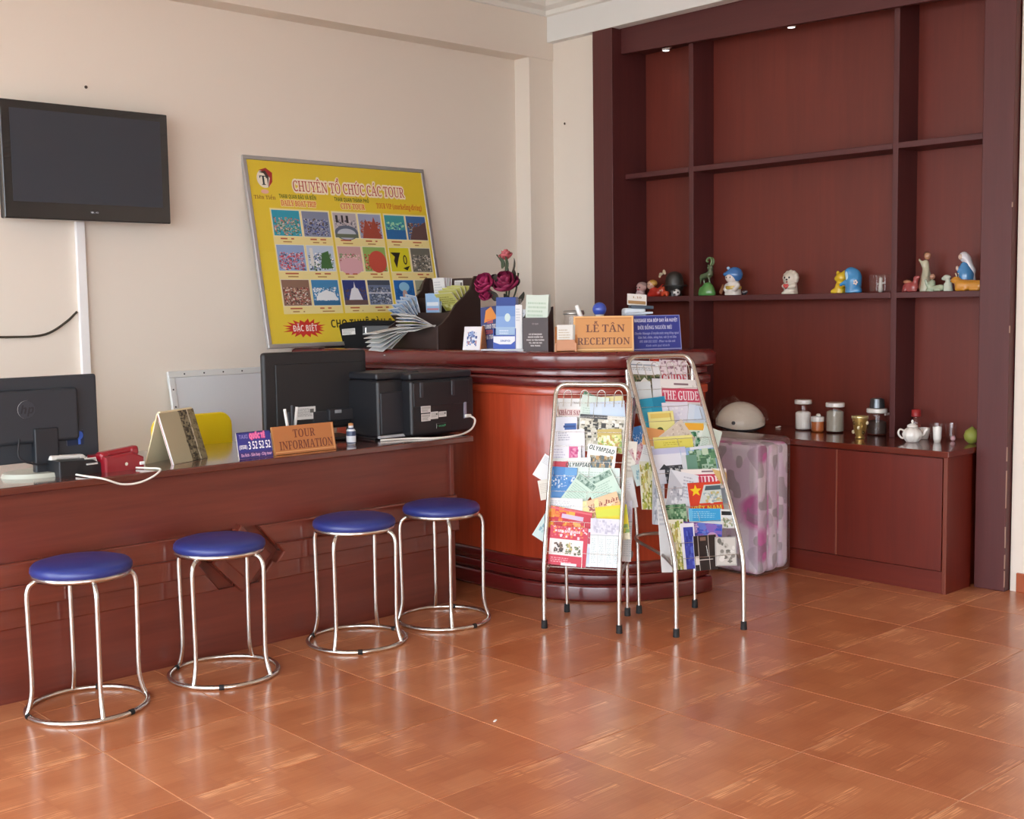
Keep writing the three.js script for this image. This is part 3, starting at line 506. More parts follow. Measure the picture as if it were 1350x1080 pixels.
{ // tour board leaning back against the wall
  const Wd = 1.1, Hd = .935, t = thing('tour_board', 'yellow framed tour poster board with photos leaning against the wall', 'poster board', [3.575, 1.056, -4.945]);
  t.rotation.x = -.2;
  const Y = '#e6cb3a', pan = '#ecdc98', capt = '#a8743c';
  const ops = [bg(Y), ['r', 0, 0, 1, .5, '#e4c836']];
  ops.push(['e', .085, .105, .038, .05, '#f2ead8'], ['p', [[.06, .06], [.1, .045], [.13, .07], [.125, .12], [.1, .155], [.115, .1], [.1, .07]], '#a8302a'], ['p', [[.06, .07], [.095, .06], [.11, .09], [.1, .15], [.1, .1], [.085, .075]], '#3c2a22'], ['t', 'T', .08, .115, .07, '#1c2a30', 'bold serif'], ['e', .08, .175, .02, .012, '#e8b0a0'], ['t', 'Tiên Tiến', .075, .206, .028, '#8a5a20', 'bold serif']);
  ops.push(['t', 'CHUYÊN TỔ CHỨC CÁC TOUR', .55, .135, .08, '#b02a20', 'serif', 0, '#f6e6c8', .64]);
  ops.push(['t', 'THAM QUAN ĐẢO VÀ BIỂN', .25, .195, .03, '#2e4a18', 'bold sans-serif', 0, '', .2], ['t', 'DAILY BOAT TRIP', .25, .232, .042, '#d8501c', 'bold serif', 0, '#f0d890', .19]);
  ops.push(['t', 'THAM QUAN THÀNH PHỐ', .55, .195, .03, '#2e4a18', 'bold sans-serif', 0, '', .2], ['t', 'CITY TOUR', .55, .232, .042, '#d8501c', 'bold serif', 0, '#f0d890', .14]);
  ops.push(['t', 'TOUR VIP (snorkeling-diving)', .83, .22, .042, '#c8501c', 'bold serif', 0, '', .28]);
  const cols = [[.09, .41], [.42, .71], [.72, .985]];
  const pics = { // sky or base colour, speckles, shapes
    reef: ['#2a9ab4', ['#4a8a70', '#d8b8a8', '#3a6a5a', '#c87a70', '#8fb0a0'], []], boats: ['#7f88a0', ['#4a5a9c', '#8a90b8', '#3a3f58', '#b0b0c0', '#5a4a44'], []],
    bridge: ['#b8b0b4', ['#5a5a68', '#8a8890', '#d0ccd0'], [['r', .1, .1, .1, .3, '#2a2428'], ['r', .35, .1, .08, .3, '#2a2428'], ['r', .55, .1, .1, .3, '#2a2428'], ['e', .5, .8, .5, .3, '#5a6478'], ['e', .5, .85, .4, .22, '#b8c0cc'], ['r', 0, .85, 1, .15, '#5f6a58']]],
    temple: ['#9aa4c0', ['#a8503c', '#8a3c30', '#c0705a'], [['p', [[.1, 1], [.3, .2], [.5, .6], [.68, .1], [.95, 1]], '#a04a3a']]], coral: ['#3f9aa0', ['#7fd0b0', '#b0e0b8', '#2a6a9a', '#5ab0a0'], [['r', 0, .6, 1, .4, '#2a6aa4']]], reef2: ['#3a68a0', ['#5a4a4a', '#8a4a40', '#3a3a44', '#a8a090'], [['p', [[.1, 1], [.3, .5], [.7, .4], [1, .2], [1, 1]], '#5f4644']]],
    crowd: ['#8fa8d0', ['#d0485a', '#c87080', '#4a5a7a', '#e8c0c0', '#a84050'], []], town: ['#bccce0', ['#f0f0f0', '#5a6a9a', '#3a4a3a', '#6a8a6a'], [['p', [[.45, .9], [.55, .3], [.8, .2], [.9, .9]], '#3f6a3c'], ['r', .1, .1, .12, .7, '#dcdcd8']]],
    bowl: ['#c8a0a0', ['#e8c8c8', '#a85a60', '#d8b0a8', '#6a9a60'], [['e', .5, .8, .5, .35, '#d8a8b0']]], lobster: ['#8fb060', ['#c0483a', '#a83028', '#e09080', '#5a9a40'], [['e', .6, .6, .4, .45, '#c05040']]], mark: ['#d8d028', [], [['p', [[.05, .2], [.55, .2], [.45, .4], [.28, .85], [.18, .55], [.25, .38]], '#23221c'], ['e', .75, .5, .1, .2, '#2c2a20'], ['e', .75, .5, .05, .14, '#d8d028'], ['p', [[.6, .85], [.95, .75], [.8, .95]], '#23221c']]], group: ['#6a6a60', ['#3a3a38', '#a8a498', '#d0ccc0', '#7f7a6a', '#54585a'], []],
    dance: ['#8a6a5a', ['#d8d0c8', '#a84a44', '#4a3a34', '#c8a890', '#6a3a34'], []], ship: ['#3f86b8', ['#e8ecf0', '#c8d4e0', '#4a6a8a'], [['p', [[.1, .8], [.2, .55], [.5, .4], [.8, .5], [.95, .8]], '#e8ecf0'], ['r', 0, .82, 1, .18, '#2f6a94']]], pagoda: ['#2c3a78', ['#3a4a8a', '#5a4a4a'], [['p', [[.2, .8], [.36, .35], [.46, .3], [.5, .05], [.54, .3], [.64, .35], [.8, .8]], '#e4e6ee'], ['r', 0, .8, 1, .2, '#6a5450']]], dam: ['#6a7a98', ['#4a5568', '#8a94a8', '#c4ccd8', '#3a4452'], [['r', 0, .5, 1, .05, '#d8dce4'], ['r', 0, 0, 1, .2, '#3f4a5a']]], jelly: ['#1f6ab4', ['#2a78c0', '#1a5aa0'], [['e', .5, .28, .26, .2, '#8fc8e8'], ['e', .5, .6, .12, .2, '#c8a8a0'], ['r', .46, .7, .08, .25, '#c8d0d8']]], monkey: ['#9aa088', ['#4a4a38', '#6a6a50', '#2f3028'], [['e', .45, .45, .25, .35, '#4f4c38'], ['e', .5, .9, .4, .14, '#d8c83a']]],
  };
  const order = [['reef', 'boats', 'crowd', 'town', 'dance', 'ship'], ['bridge', 'temple', 'bowl', 'lobster', 'pagoda', 'dam'], ['coral', 'reef2', 'mark', 'group', 'jelly', 'monkey']];
  cols.forEach(([a, b], c) => {
    ops.push(['r', a, .262, b - a, .575, pan]);
    for (let k = 0; k < 6; k++) {
      const r = k >> 1, pw = (b - a) * .455, x = a + (b - a) * (k & 1 ? .52 : .025), y = .272 + r * .19, h = .14, [base, sp, sh] = pics[order[c][k]];
      ops.push(['r', x - .003, y - .003, pw + .006, h + .006, '#efe9d4'], ['r', x, y, pw, h, base]);
      if (sp.length) ops.push(['n', x + .008, y + h * .3, pw - .016, h * .66, sp, 300, .0062]);
      for (const s of sh) { if (s[0] === 'p') ops.push(['p', s[1].map((q) => [x + q[0] * pw, y + q[1] * h]), s[2]]); else ops.push([s[0], x + s[1] * pw, y + s[2] * h, s[3] * pw, s[4] * h, s[5]]); }
      ops.push(['l', x + pw * .2, y + h + .012, pw * .6, .016, '#b85a3a', 1], ['l', x + pw * .28, y + h + .03, pw * .5, .012, capt, 1]);
    }
  });
  ops.push(['p', Array.from({ length: 36 }, (_, i) => [.19 + (i % 2 ? .075 : .095 + .03 * hash(i, 2, 3)) * Math.cos(i * PI / 18) * 1.05, .915 + (i % 2 ? .032 : .045 + .012 * hash(i, 5, 3)) * Math.sin(i * PI / 18)]), '#cc3024'], ['t', 'ĐẶC BIỆT', .19, .915, .046, '#f8e8e0', 'bold sans-serif', 0, '', .13]);
  ops.push(['t', 'CHO THUÊ TÀU & CANO', .58, .895, .06, '#3a3414', 'bold sans-serif', 0, '', .5], ['t', 'BOAT & CANOE FOR RENT', .58, .945, .032, '#3a3414', 'bold sans-serif', 0, '', .4]);
  const [g, mats] = plate(Wd - .03, Hd - .03, .012, ops, 1400, M.paper, .4);
  part('printed_panel', g.translate(0, Hd / 2, 0), mats, t);
  for (const [w, h, x, y] of [[Wd, .02, 0, .01], [Wd, .02, 0, Hd - .01], [.02, Hd - .04, -Wd / 2 + .01, Hd / 2], [.02, Hd - .04, Wd / 2 - .01, Hd / 2]]) part('frame_bar', bx(w, h, .024, x, y, 0, .003), M.alu, t);
}
{ // whiteboard leaning against the wall, behind the counter
  const t = thing('whiteboard', 'grey-white board with riveted metal edge leaning behind the yellow chair', 'whiteboard', [2.89, 0, -4.9]);
  t.rotation.x = -.21; const w = .6, h = .985;
  part('panel', bx(w - .03, h - .03, .012, 0, h / 2, 0, .001), std(0xd4d8dc, .35), t);
  for (const [a, b, x, y] of [[w, .03, 0, .015], [w, .03, 0, h - .015], [.03, h - .06, -w / 2 + .015, h / 2], [.03, h - .06, w / 2 - .015, h / 2]]) part('frame_bar', bx(a, b, .02, x, y, 0, .003), std(0xdfe4e4, .35, { metalness: .3 }), t);
  for (const x of [-.22, -.12, -.02, .08]) part('rivet', ell(x, h - .015, .01, .004, .004, .003), M.darkGrey, t);
  for (const y of [.9, .82]) part('rivet', ell(-w / 2 + .015, y, .01, .004, .004, .003), M.darkGrey, t);
}
{ // yellow plastic chair behind the counter
  const t = thing('chair', 'bright yellow plastic chair with rounded back behind the counter', 'chair', [2.47, 0, -4.66]);
  const rrect = (w, h, r) => { const p = []; for (let i = 0; i < 4; i++) for (let k = 0; k <= 6; k++) { const a = i * PI / 2 + k * PI / 12; p.push([(w / 2 - r) * (i === 0 || i === 3 ? 1 : -1) + r * Math.cos(a), (h / 2 - r) * (i < 2 ? 1 : -1) + r * Math.sin(a)]); } return p; };
  part('backrest', extr(rrect(.36, .18, .05), .018, .006).translate(0, .708, -.0), M.yellow, t);
  part('seat', join(bx(.38, .03, .36, 0, .43, -.2, .014)), M.yellow, t);
  for (const s of [-1, 1]) { part('back_post', tube([[s * .12, .43, -.03], [s * .12, .55, -.015], [s * .12, .66, -.012]], .011), M.steel, t); for (const z of [-.05, -.34]) part('leg', tube([[s * .15, .42, z], [s * .17, .2, z * 1.02], [s * .18, 0, z * 1.05]], .011), M.steel, t); }
}

// ---------- things on the long counter ----------
const YC = .7;
{
  const t = thing('monitor', 'black monitor seen from behind at the left end of the counter', 'monitor', [1.585, YC, -4.04], .02);
  part('shell', bx(.5, .285, .03, -.055, .188, 0, .008), std(0x2b3138, .5), t);
  const bc = part('back_cover', bx(.33, .18, .03, -.045, .2, .022, .014), std(0x2a2f36, .5), t);
  part('brand_mark', atlasUV(plain(cyl(.03, .03, .002, 0, 32).rotateX(PI / 2).translate(-.06, .225, .037)), 'monitor_mark'), AM, bc, 'round embossed mark');
  part('sticker', atlasUV(plain(new THREE.BoxGeometry(.06, .05, .001).translate(.11, .115, .016)), 'tag_blue'), AMgloss, t, 'dark label with a blue motif');
  part('neck', bx(.082, .15, .03, .0, .085, .03, .006), std(0x22262c, .45), t);
  part('foot', cyl(.11, .105, .014, 0, 40).scale(1.25, 1, .85), std(0xb9bcae, .35), t, 'pale oval foot');
  part('cable', tube([[-.09, .13, .04], [-.1, .07, .06], [-.05, .045, .06], [0, .04, .05]], .0035), M.blackMatte, t);
}
{
  const t = thing('telephone', 'black desk telephone with white handset edge beside the red telephone', 'telephone', [1.665, YC, -3.985], .15); t.scale.setScalar(.85);
  part('body', join(extr([[-.09, 0], [.09, 0], [.09, .03], [.05, .05], [-.09, .056]], .13, .005)), M.black, t);
  part('handset', join(bx(.15, .018, .036, -.015, .064, -.03, .008), bx(.034, .026, .04, -.075, .056, -.03, .01), bx(.034, .026, .04, .05, .056, -.03, .01)).rotateZ(-.06), std(0xdedcd6, .4), t, 'white handset');
  part('keypad', atlasUV(plain(new THREE.BoxGeometry(.05, .03, .002).rotateX(-.5).translate(.045, .048, .06)), 'tag_lines'), AM, t, 'white key panel');
}
{
  const t = thing('telephone', 'dark red desk telephone near the front edge of the counter', 'telephone', [1.815, YC, -3.98], .12);
  part('body', extr([[-.068, 0], [.068, 0], [.068, .035], [.03, .052], [-.068, .046]], .12, .007), M.red, t);
  part('handset', join(bx(.15, .022, .036, 0, .062, .02, .01), bx(.036, .034, .044, -.056, .055, .02, .012), bx(.036, .034, .044, .056, .055, .02, .012)).rotateZ(.08), M.red, t);
  part('speaker_button', cyl(.006, .006, .004).rotateX(PI / 2).translate(.0, .022, .063), M.chrome, t); part('side_clip', bx(.018, .012, .012, .064, .018, .06, .003), M.paper, t);
}
single('white_cable', 'white cord drooping over the counter front below the telephones', 'cord', tube([[1.64, .706, -3.9], [1.655, .704, -3.83], [1.69, .696, -3.806], [1.75, .672, -3.8], [1.81, .67, -3.8], [1.87, .688, -3.803], [1.9, .704, -3.82], [1.885, .705, -3.87], [1.86, .705, -3.92]], .0035, false, 60), M.cord);
{ // standing desk calendar
  const t = thing('desk_calendar', 'worn beige tent desk calendar in front of the yellow chair', 'calendar', [2.065, YC, -4.02], .5);
  const lean = (g, s) => g.rotateX(-s * .3).translate(0, 0, s * .058);
  part('front_cover', lean(sheet(.215, .19, 'calendar_front', .006, 0, true), 1), AM, t);
  part('back_cover', lean(bx(.215, .19, .005, 0, .095, 0, .001), -1), M.cream, t);
  part('page_block', lean(bx(.2, .165, .008, 0, .085, -.009, .001), 1), M.paper, t);
  part('red_edge', lean(bx(.004, .185, .008, -.105, .092, -.002, .001), 1), std(0xb8483c, .6), t, 'red bound edge');
  part('spine', bx(.2, .006, .012, 0, .184, 0, .002), M.cream, t);
}
{ // two leaning counter signs
  const t = thing('sign', 'blue taxi phone number sign with white digits on the counter', 'sign', [2.305, YC, -3.872], 0); 
  const ops = [bg('#2a2f86'), ['r', 0, 0, 1, .04, '#1c2060'], ['t', 'TAXI', .2, .17, .2, '#8f8ac8', 'bold sans-serif', 0, '', .26], ['t', 'QUỐC TẾ', .6, .17, .24, '#f08ab8', 'bold sans-serif', 0, '#d84a90', .46], ['t', '(058)', .16, .56, .2, '#f4f4fa', 'bold sans-serif', 0, '', .24], ['t', '3 52 52 52', .64, .52, .4, '#f6f6fc', 'bold sans-serif', 0, '', .66], ['r', 0, .76, 1, .24, '#3a2c74'], ['t', 'Du lịch - Sân bay - City tour', .52, .87, .15, '#f0b8dc', 'bold sans-serif', 0, '', .9]];
  const [g, m] = plate(.142, .098, .004, ops, 512, M.cord); part('printed_plate', g.translate(0, .049, 0).rotateX(-.2), m, t);
  part('stand', bx(.1, .06, .003, 0, .03, -.045, .001).rotateX(.1), M.cord, t);
  const u = thing('sign', 'tan engraved tour information sign on the counter', 'sign', [2.522, YC, -3.876], 0);
  const o2 = [bg('#b5713c'), ['r', .01, .9, .98, .03, '#d8a068'], ['r', .965, .03, .02, .94, '#d8a068'], ['t', 'TOUR', .5, .3, .4, '#6a2c18', 'bold serif', 0, '', .36], ['t', 'INFORMATION', .52, .7, .42, '#6a2c18', 'bold serif', 0, '', .88]];
  const [g2, m2] = plate(.272, .106, .012, o2, 700, std(0xc08a54, .5)); part('engraved_plate', g2.translate(0, .053, 0).rotateX(-.2), m2, u);
  part('foot', bx(.22, .012, .06, 0, .006, -.035, .002), std(0xa8683a, .5), u);
}
{
  const t = thing('pen_cup', 'small cup holding white pens behind the tour sign', 'pen cup', [2.53, YC, -3.99]);
  part('cup', lathe([[0, 0], [.03, 0], [.033, .09], [.03, .09], [.027, .004], [0, .004]], 24), std(0x3a3c42, .5), t);
  const q = [[-.018, .01, .2, -.12], [.0, .012, .215, .02], [.02, 0, .205, .12], [.008, -.012, .18, -.05]];
  q.forEach(([x, z, h, a], i) => part('pen', rod([x * .4, .01, z], [x + a * .1, h * .8, z], .006), [M.paper, M.darkGrey, M.paper, M.darkGrey][i], t));
}
single('crumpled_ball', 'pale green crumpled lump beside the pen cup behind the tour sign', 'paper ball', blob([[0, .035, 0, .03, .026, .026], [.02, .05, 0, .02, .016, .018], [-.015, .055, .005, .018, .016, .016], [0, .015, 0, .03, .016, .028]], .01, 28), std(0xb8bf98, .8), [2.635, YC, -4.02]);
{
  const t = thing('monitor', 'black monitor seen from behind above the tour sign', 'monitor', [2.8, YC, -4.22], -.12);
  part('shell', bx(.475, .325, .032, 0, .205, 0, .014), std(0x1b1c1f, .45), t);
  const bc = part('back_cover', bx(.4, .26, .012, .015, .19, .016, .005), std(0x191a1d, .5), t);
  part('vent_slot', bx(.25, .01, .006, 0, .315, .016, .003), std(0x0e0f11, .5), t);
  part('label', atlasUV(plain(new THREE.BoxGeometry(.085, .052, .001).translate(-.055, .115, .023)), 'tag_white'), AM, bc, 'white rating label');
  part('port_box', bx(.12, .05, .03, .1, .1, .03, .006), M.blackMatte, t); part('port', bx(.03, .014, .006, .08, .115, .046, .001), std(0x8a8e92, .4), t);
  part('neck', bx(.09, .12, .03, .02, .06, .01, .006), M.blackMatte, t); part('foot', bx(.24, .014, .16, .02, .007, .02, .006), M.black, t);
}
single('small_bottle', 'tiny blue and white striped bottle between the monitor and the printer', 'bottle', lathe([[0, 0], [.016, 0], [.019, .01], [.019, .055], [.01, .068], [.01, .085], [0, .087]], 22), std(0xffffff, .3, { map: printTex(64, 128, [bg('#e4e8ee'), ...[0, 1, 2, 3, 4, 5].map((i) => ['r', 0, i / 6, 1, .07, '#3a4a6a']), ['r', 0, 0, 1, .25, '#c08a5a']]) }), [2.785, YC, -3.95]);
function printer(label, pos, turn, w, h, d, extra) {
  const t = thing('printer', label, 'printer', pos, turn);
  part('body', bx(w, h, d, 0, h / 2 + .006, 0, .014), std(0x1a1b1f, .38), t);
  part('lid', bx(w * .98, .03, d * .96, 0, h + .02, -.004, .01), std(0x202126, .35), t);
  for (const s of [-1, 1]) part('foot', bx(.03, .008, d * .7, s * w * .4, .004, 0, .002), M.rubber, t);
  extra(t); return t;
}
printer('plain black printer beside the monitor, left of the stickered printer', [3.06, YC, -4.1], 0, .235, .24, .24, (t) => {
  part('side_panel', bx(.19, .17, .008, -.01, .11, .121, .006), std(0x25262c, .45), t); part('button', cyl(.008, .008, .004, 0, 18).rotateX(PI / 2).translate(.07, .07, .124), M.darkGrey, t);
  part('bottom_tray', bx(.23, .012, .02, 0, .012, .118, .003), std(0xb9b9bc, .35), t, 'light grey lower lip');
});
printer('black printer with white and green stickers beside the round desk', [3.24, YC, -4.06], 0, .345, .235, .28, (t) => {
  for (const x of [-.12, .05]) part('hinge', bx(.018, .065, .012, x, .2, .142, .004), std(0x34353b, .4), t);
  const rp = part('rear_panel', bx(.3, .1, .006, -.01, .18, .141, .004), std(0x1d1e22, .4), t);
  for (const [n, w, h, x, y] of [['tag_lines', .05, .028, -.1, .118], ['tag_lines', .048, .03, -.1, .084], ['tag_white', .04, .03, -.055, .09], ['tag_white', .04, .022, -.01, .092], ['tag_green', .052, .02, -.018, .044]])
    part('sticker', atlasUV(plain(new THREE.BoxGeometry(w, h, .002).translate(x, y, .1455)), n), AM, rp);
  part('port_strip', bx(.014, .07, .005, .118, .1, .142, .001), std(0x8f8c9c, .4), t); part('plug', bx(.03, .014, .016, .128, .075, .148, .003), M.cord, t);
});
single('printer_cable', 'white cable looping down from the stickered printer to the counter', 'cable', tube([[3.37, .776, -3.905], [3.392, .76, -3.895], [3.37, .73, -3.88], [3.31, .71, -3.86], [3.22, .704, -3.84], [3.13, .703, -3.845], [3.06, .704, -3.9], [3.0, .704, -3.93], [2.93, .704, -3.95]], .0042, false, 70), M.cord);

// ---------- things on the rounded reception desk ----------
function leafs(n, make, [x, y, z], turn, mat, labelOf, group) { // every leaflet is a thing of its own
  for (let i = 0; i < n; i++) single('leaflet', labelOf(i), 'leaflet', make(i), mat, [x, y, z], turn, group);
}
const nth = (k, n) => n < 2 ? '' : k === 0 ? 'frontmost ' : k === n - 1 ? 'rearmost ' : ['', 'second ', 'third ', 'fourth ', 'fifth '][k];
const YR = 1.05, wood = std(0xb8743a, .45, { clearcoat: .3 });
{ // two signs along the rim
  const t = thing('sign', 'tan wooden reception sign with dark engraved letters on the round desk', 'sign', [3.712, YR, -3.436], -.8);
  const ops = [bg('#c88a48'), ['r', 0, 0, 1, .04, '#e0b070'], ['r', 0, .95, 1, .05, '#e6b872'], ['r', 0, 0, .03, 1, '#dcaa68'], ['r', .97, 0, .03, 1, '#dcaa68'], ['r', .035, .06, .93, .01, '#9a5c2c'], ['r', .035, .92, .93, .01, '#9a5c2c'], ['t', 'LỄ TÂN', .53, .36, .3, '#5e2c18', 'bold serif', 0, '', .72], ['t', 'RECEPTION', .5, .73, .28, '#5e2c18', 'bold serif', 0, '', .88]];
  const [g, m] = plate(.25, .145, .014, ops, 640, std(0xc08c50, .5)); part('engraved_plate', g.translate(0, .0725, 0).rotateX(-.16), m, t);
  part('foot', bx(.2, .012, .07, 0, .006, -.042, .002), wood, t);
  const u = thing('sign', 'dark blue sign with small white lines on the round desk', 'sign', [3.945, YR, -3.34], -.42);
  const o2 = [bg('#27348c'), ['r', 0, 0, 1, .02, '#8f9ad0'], ['r', 0, .98, 1, .02, '#9aa4d4'], ['r', 0, 0, .015, 1, '#8f9ad0'], ['r', .985, 0, .015, 1, '#8f9ad0'], ['t', 'MASSAGE XOA BÓP DAY ẤN HUYỆT', .5, .15, .14, '#dfe2f2', 'bold sans-serif', 0, '', .9], ['t', 'ĐỜI SỐNG NGƯỜI MÙ', .47, .36, .15, '#d8dcf0', 'bold serif', 0, '', .72],
    ['t', 'Chuyên: Massage cổ truyền nước nóng hồng ngoại', .5, .53, .09, '#c4cae8', 'italic serif', 0, '', .92], ['t', 'Giác hơi, chân, xông hơi, vật lý trị liệu', .5, .65, .09, '#c4cae8', 'italic serif', 0, '', .8], ['t', 'ĐT: 058 352 5252 - Phục vụ tận nơi', .5, .77, .09, '#c4cae8', 'italic serif', 0, '', .74], ['t', 'Kính mời quý khách', .5, .89, .08, '#b4bce0', 'italic serif', 0, '', .5]];
  const [g2, m2] = plate(.225, .145, .006, o2, 640, std(0x8f98c8, .4)); part('printed_plate', g2.translate(0, .0725, 0).rotateX(-.16), m2, u);
  part('stand', bx(.16, .09, .004, 0, .045, -.055, .001).rotateX(.12), std(0x9098b8, .4), u);
}
{
  const t = thing('dispenser', 'white box dispenser with tilted cards behind the blue sign', 'dispenser', [3.94, YR, -3.47], -.6);
  part('box', bx(.095, .175, .07, 0, .0875, 0, .012), std(0xd8e0e8, .4), t); part('side_print', sheet(.06, .09, 'pad_front', .002).translate(-.012, .115, .036), AM, t);
  part('card', sheet(.085, .05, 'card_top', .003).rotateX(-.3).rotateZ(-.08).translate(.012, .21, .01), AM, t); part('dark_clip', bx(.1, .014, .05, .02, .18, .014, .003).rotateZ(-.05), std(0x3c4c5c, .4), t);
  part('tray', bx(.12, .01, .08, .02, .15, .02, .004).rotateZ(.06), std(0xc8d4e0, .35), t);
}
{
  const t = thing('stamp', 'rubber stamp with round blue knob behind the reception sign', 'stamp', [3.80, YR, -3.54], 0);
  part('stem', lathe([[0, 0], [.03, 0], [.03, .03], [.014, .05], [.013, .13], [.02, .15], [0, .15]], 24), std(0xd8d2c4, .5), t);
  part('knob', ell(0, .172, 0, .03, .03, .03), std(0x3a54b4, .3, { clearcoat: .5 }), t);
}
{
  const t = thing('glue_bottle', 'slanted white nozzle bottle behind the reception sign', 'bottle', [3.745, YR, -3.585], -.8); 
  part('bottle', lathe([[0, 0], [.026, 0], [.028, .01], [.028, .1], [.014, .125], [0, .125]], 24), std(0xe6e4de, .4), t); part('nozzle', cyl(.012, .009, .08, 0, 18).rotateZ(.35).translate(0, .115, 0), M.paper, t);
}
{
  const t = thing('glass_jar', 'low clear glass jar behind the wooden card holder', 'jar', [3.765, YR, -3.66]);
  part('glass', lathe([[0, .002], [.04, .002], [.045, .02], [.045, .12], [.04, .135], [.042, .15]], 32), M.glass, t); part('lid', lathe([[0, .15], [.044, .15], [.046, .155], [.044, .168], [0, .17]], 32), std(0xb8b4ae, .3, { metalness: .6 }), t);
}
{
  const t = thing('card_holder', 'small orange-tan wooden card holder beside the reception sign', 'card holder', [3.61, YR, -3.555], -.82);
  const side = [[-.05, 0], [.045, 0], [.045, .035], [.02, .045], [-.005, .08], [-.03, .1], [-.05, .1]];
  for (const x of [-.042, .042]) part('side', extr(side, .008, .0015).rotateY(-PI / 2).translate(x, 0, 0), wood, t);
  part('front_lip', bx(.078, .04, .006, 0, .028, .04, .001), wood, t); part('floor_board', bx(.078, .006, .09, 0, .006, 0, .001), wood, t); part('back_board', bx(.078, .1, .006, 0, .05, -.044, .001), wood, t);
  part('middle_board', bx(.078, .06, .005, 0, .036, .0, .001), wood, t);
  for (let i = 0; i < 4; i++) single('business_card', nth(i, 4) + 'white business card standing in the small wooden card holder', 'card', sheet(.066, .1, 'business_card', .003, 0, true).rotateX(-.12).translate(.003 * i - .004, 0, .03 - i * .006), AM, [3.61, YR + .01, -3.555], -.82, 'business cards in the wooden holder');
}
{ // dark brown donation-style box with leaflets
  const t = thing('leaflet_box', 'dark brown box with white lines of print on the round desk', 'box', [3.62, YR, -3.735], -1.05);
  const m = std(0x3a2a29, .5);
  part('box_front', atlasUV(plain(new THREE.BoxGeometry(.112, .14, .006).translate(0, .07, .035)), 'box_text', (n) => n[2] > .5), std(0xffffff, .45, { map: atlasTex }), t);
  for (const s of [-1, 1]) part('box_side', extr([[-.05, 0], [.035, 0], [.035, .14], [.01, .145], [-.05, .185]], .006, .001).rotateY(-PI / 2).translate(s * .054, 0, 0), m, t);
  part('box_back', bx(.112, .185, .006, 0, .0925, -.05, .001), m, t);
  leafs(5, (i) => sheet(.1, .225, i ? 'mint' : 'green_sheet', .003, .004, true).rotateX(-.06).rotateZ((i - 2) * .02).translate((i - 2) * .003, .002, .018 - i * .011), [3.62, YR + .01, -3.735], -1.05, AM,
    (i) => i ? nth(i, 9) + 'pale mint leaflet standing in the dark brown box behind the printed one' : 'pale green leaflet with a lilac corner at the front of the dark brown box', 'leaflets in the dark brown box');
}
{ // blue leaflets in a clear stand
  const t = thing('leaflet_stand', 'clear stand with blue lip on a white base left of the dark brown box', 'leaflet stand', [3.57, YR, -3.875], -1.12);
  const ac2 = std(0xffffff, .1, { transmission: .9, thickness: 0, ior: 1.4 });
  part('base', bx(.2, .006, .13, .0, .003, .0, .002), std(0xd4dade, .3), t); part('back_pane', bx(.105, .22, .003, 0, .115, -.03, .001).rotateX(-.08), ac2, t);
  part('front_lip', sheet(.1, .06, 'blue_lip', .004, 0, true).translate(0, .006, .034), AMgloss, t, 'blue and white lip'); for (const s of [-1, 1]) part('side_pane', bx(.003, .09, .06, s * .051, .05, .004, .001), std(0x3a58b4, .3), t);
  leafs(4, (i) => sheet(.092, .222, 'blue_leaflet', .003, .003, true).rotateX(-.08).translate(0, 0, .022 - i * .008), [3.57, YR + .008, -3.875], -1.12, AMgloss, (i) => nth(i, 4) + 'tall light blue leaflet with dark blue top in the clear stand', 'blue leaflets in the clear stand');
  leafs(3, (i) => sheet(.03, .19 - i * .02, ['white', 'foldgrey', 'bluestrip2'][i], .003, 0, true).rotateX(-.05).translate(-.01 + i * .012, 0, .01 - i * .01), [3.585, YR + .006, -3.8], -1.0, AM, (i) => ['narrow white leaflet', 'narrow grey folded leaflet', 'narrow violet-blue leaflet'][i] + ' between the clear stand and the dark brown box');
}
{
  single('leaflet', 'dark blue leaflet with orange and white lettering behind the blue leaflets', 'leaflet', sheet(.085, .19, 'orange_leaflet', .004, 0, true).rotateX(-.2).rotateZ(.1), AM, [3.56, YR + .004, -3.975], -1.15);
  const t = thing('souvenir_box', 'small tilted box with a blue drawing on its white face', 'box', [3.5, YR, -4.02], -1.2);
  part('front_card', sheet(.085, .105, 'doll_card', .004, 0, true).rotateX(-.22).translate(0, 0, .02), AM, t); part('orange_side', extr([[-.04, 0], [.02, 0], [-.004, .105], [-.02, .105]], .006, .001).rotateY(-PI / 2).translate(.044, 0, 0), wood, t, 'orange-brown side');
  part('back_card', bx(.085, .1, .004, 0, .05, -.03, .001), wood, t);
}
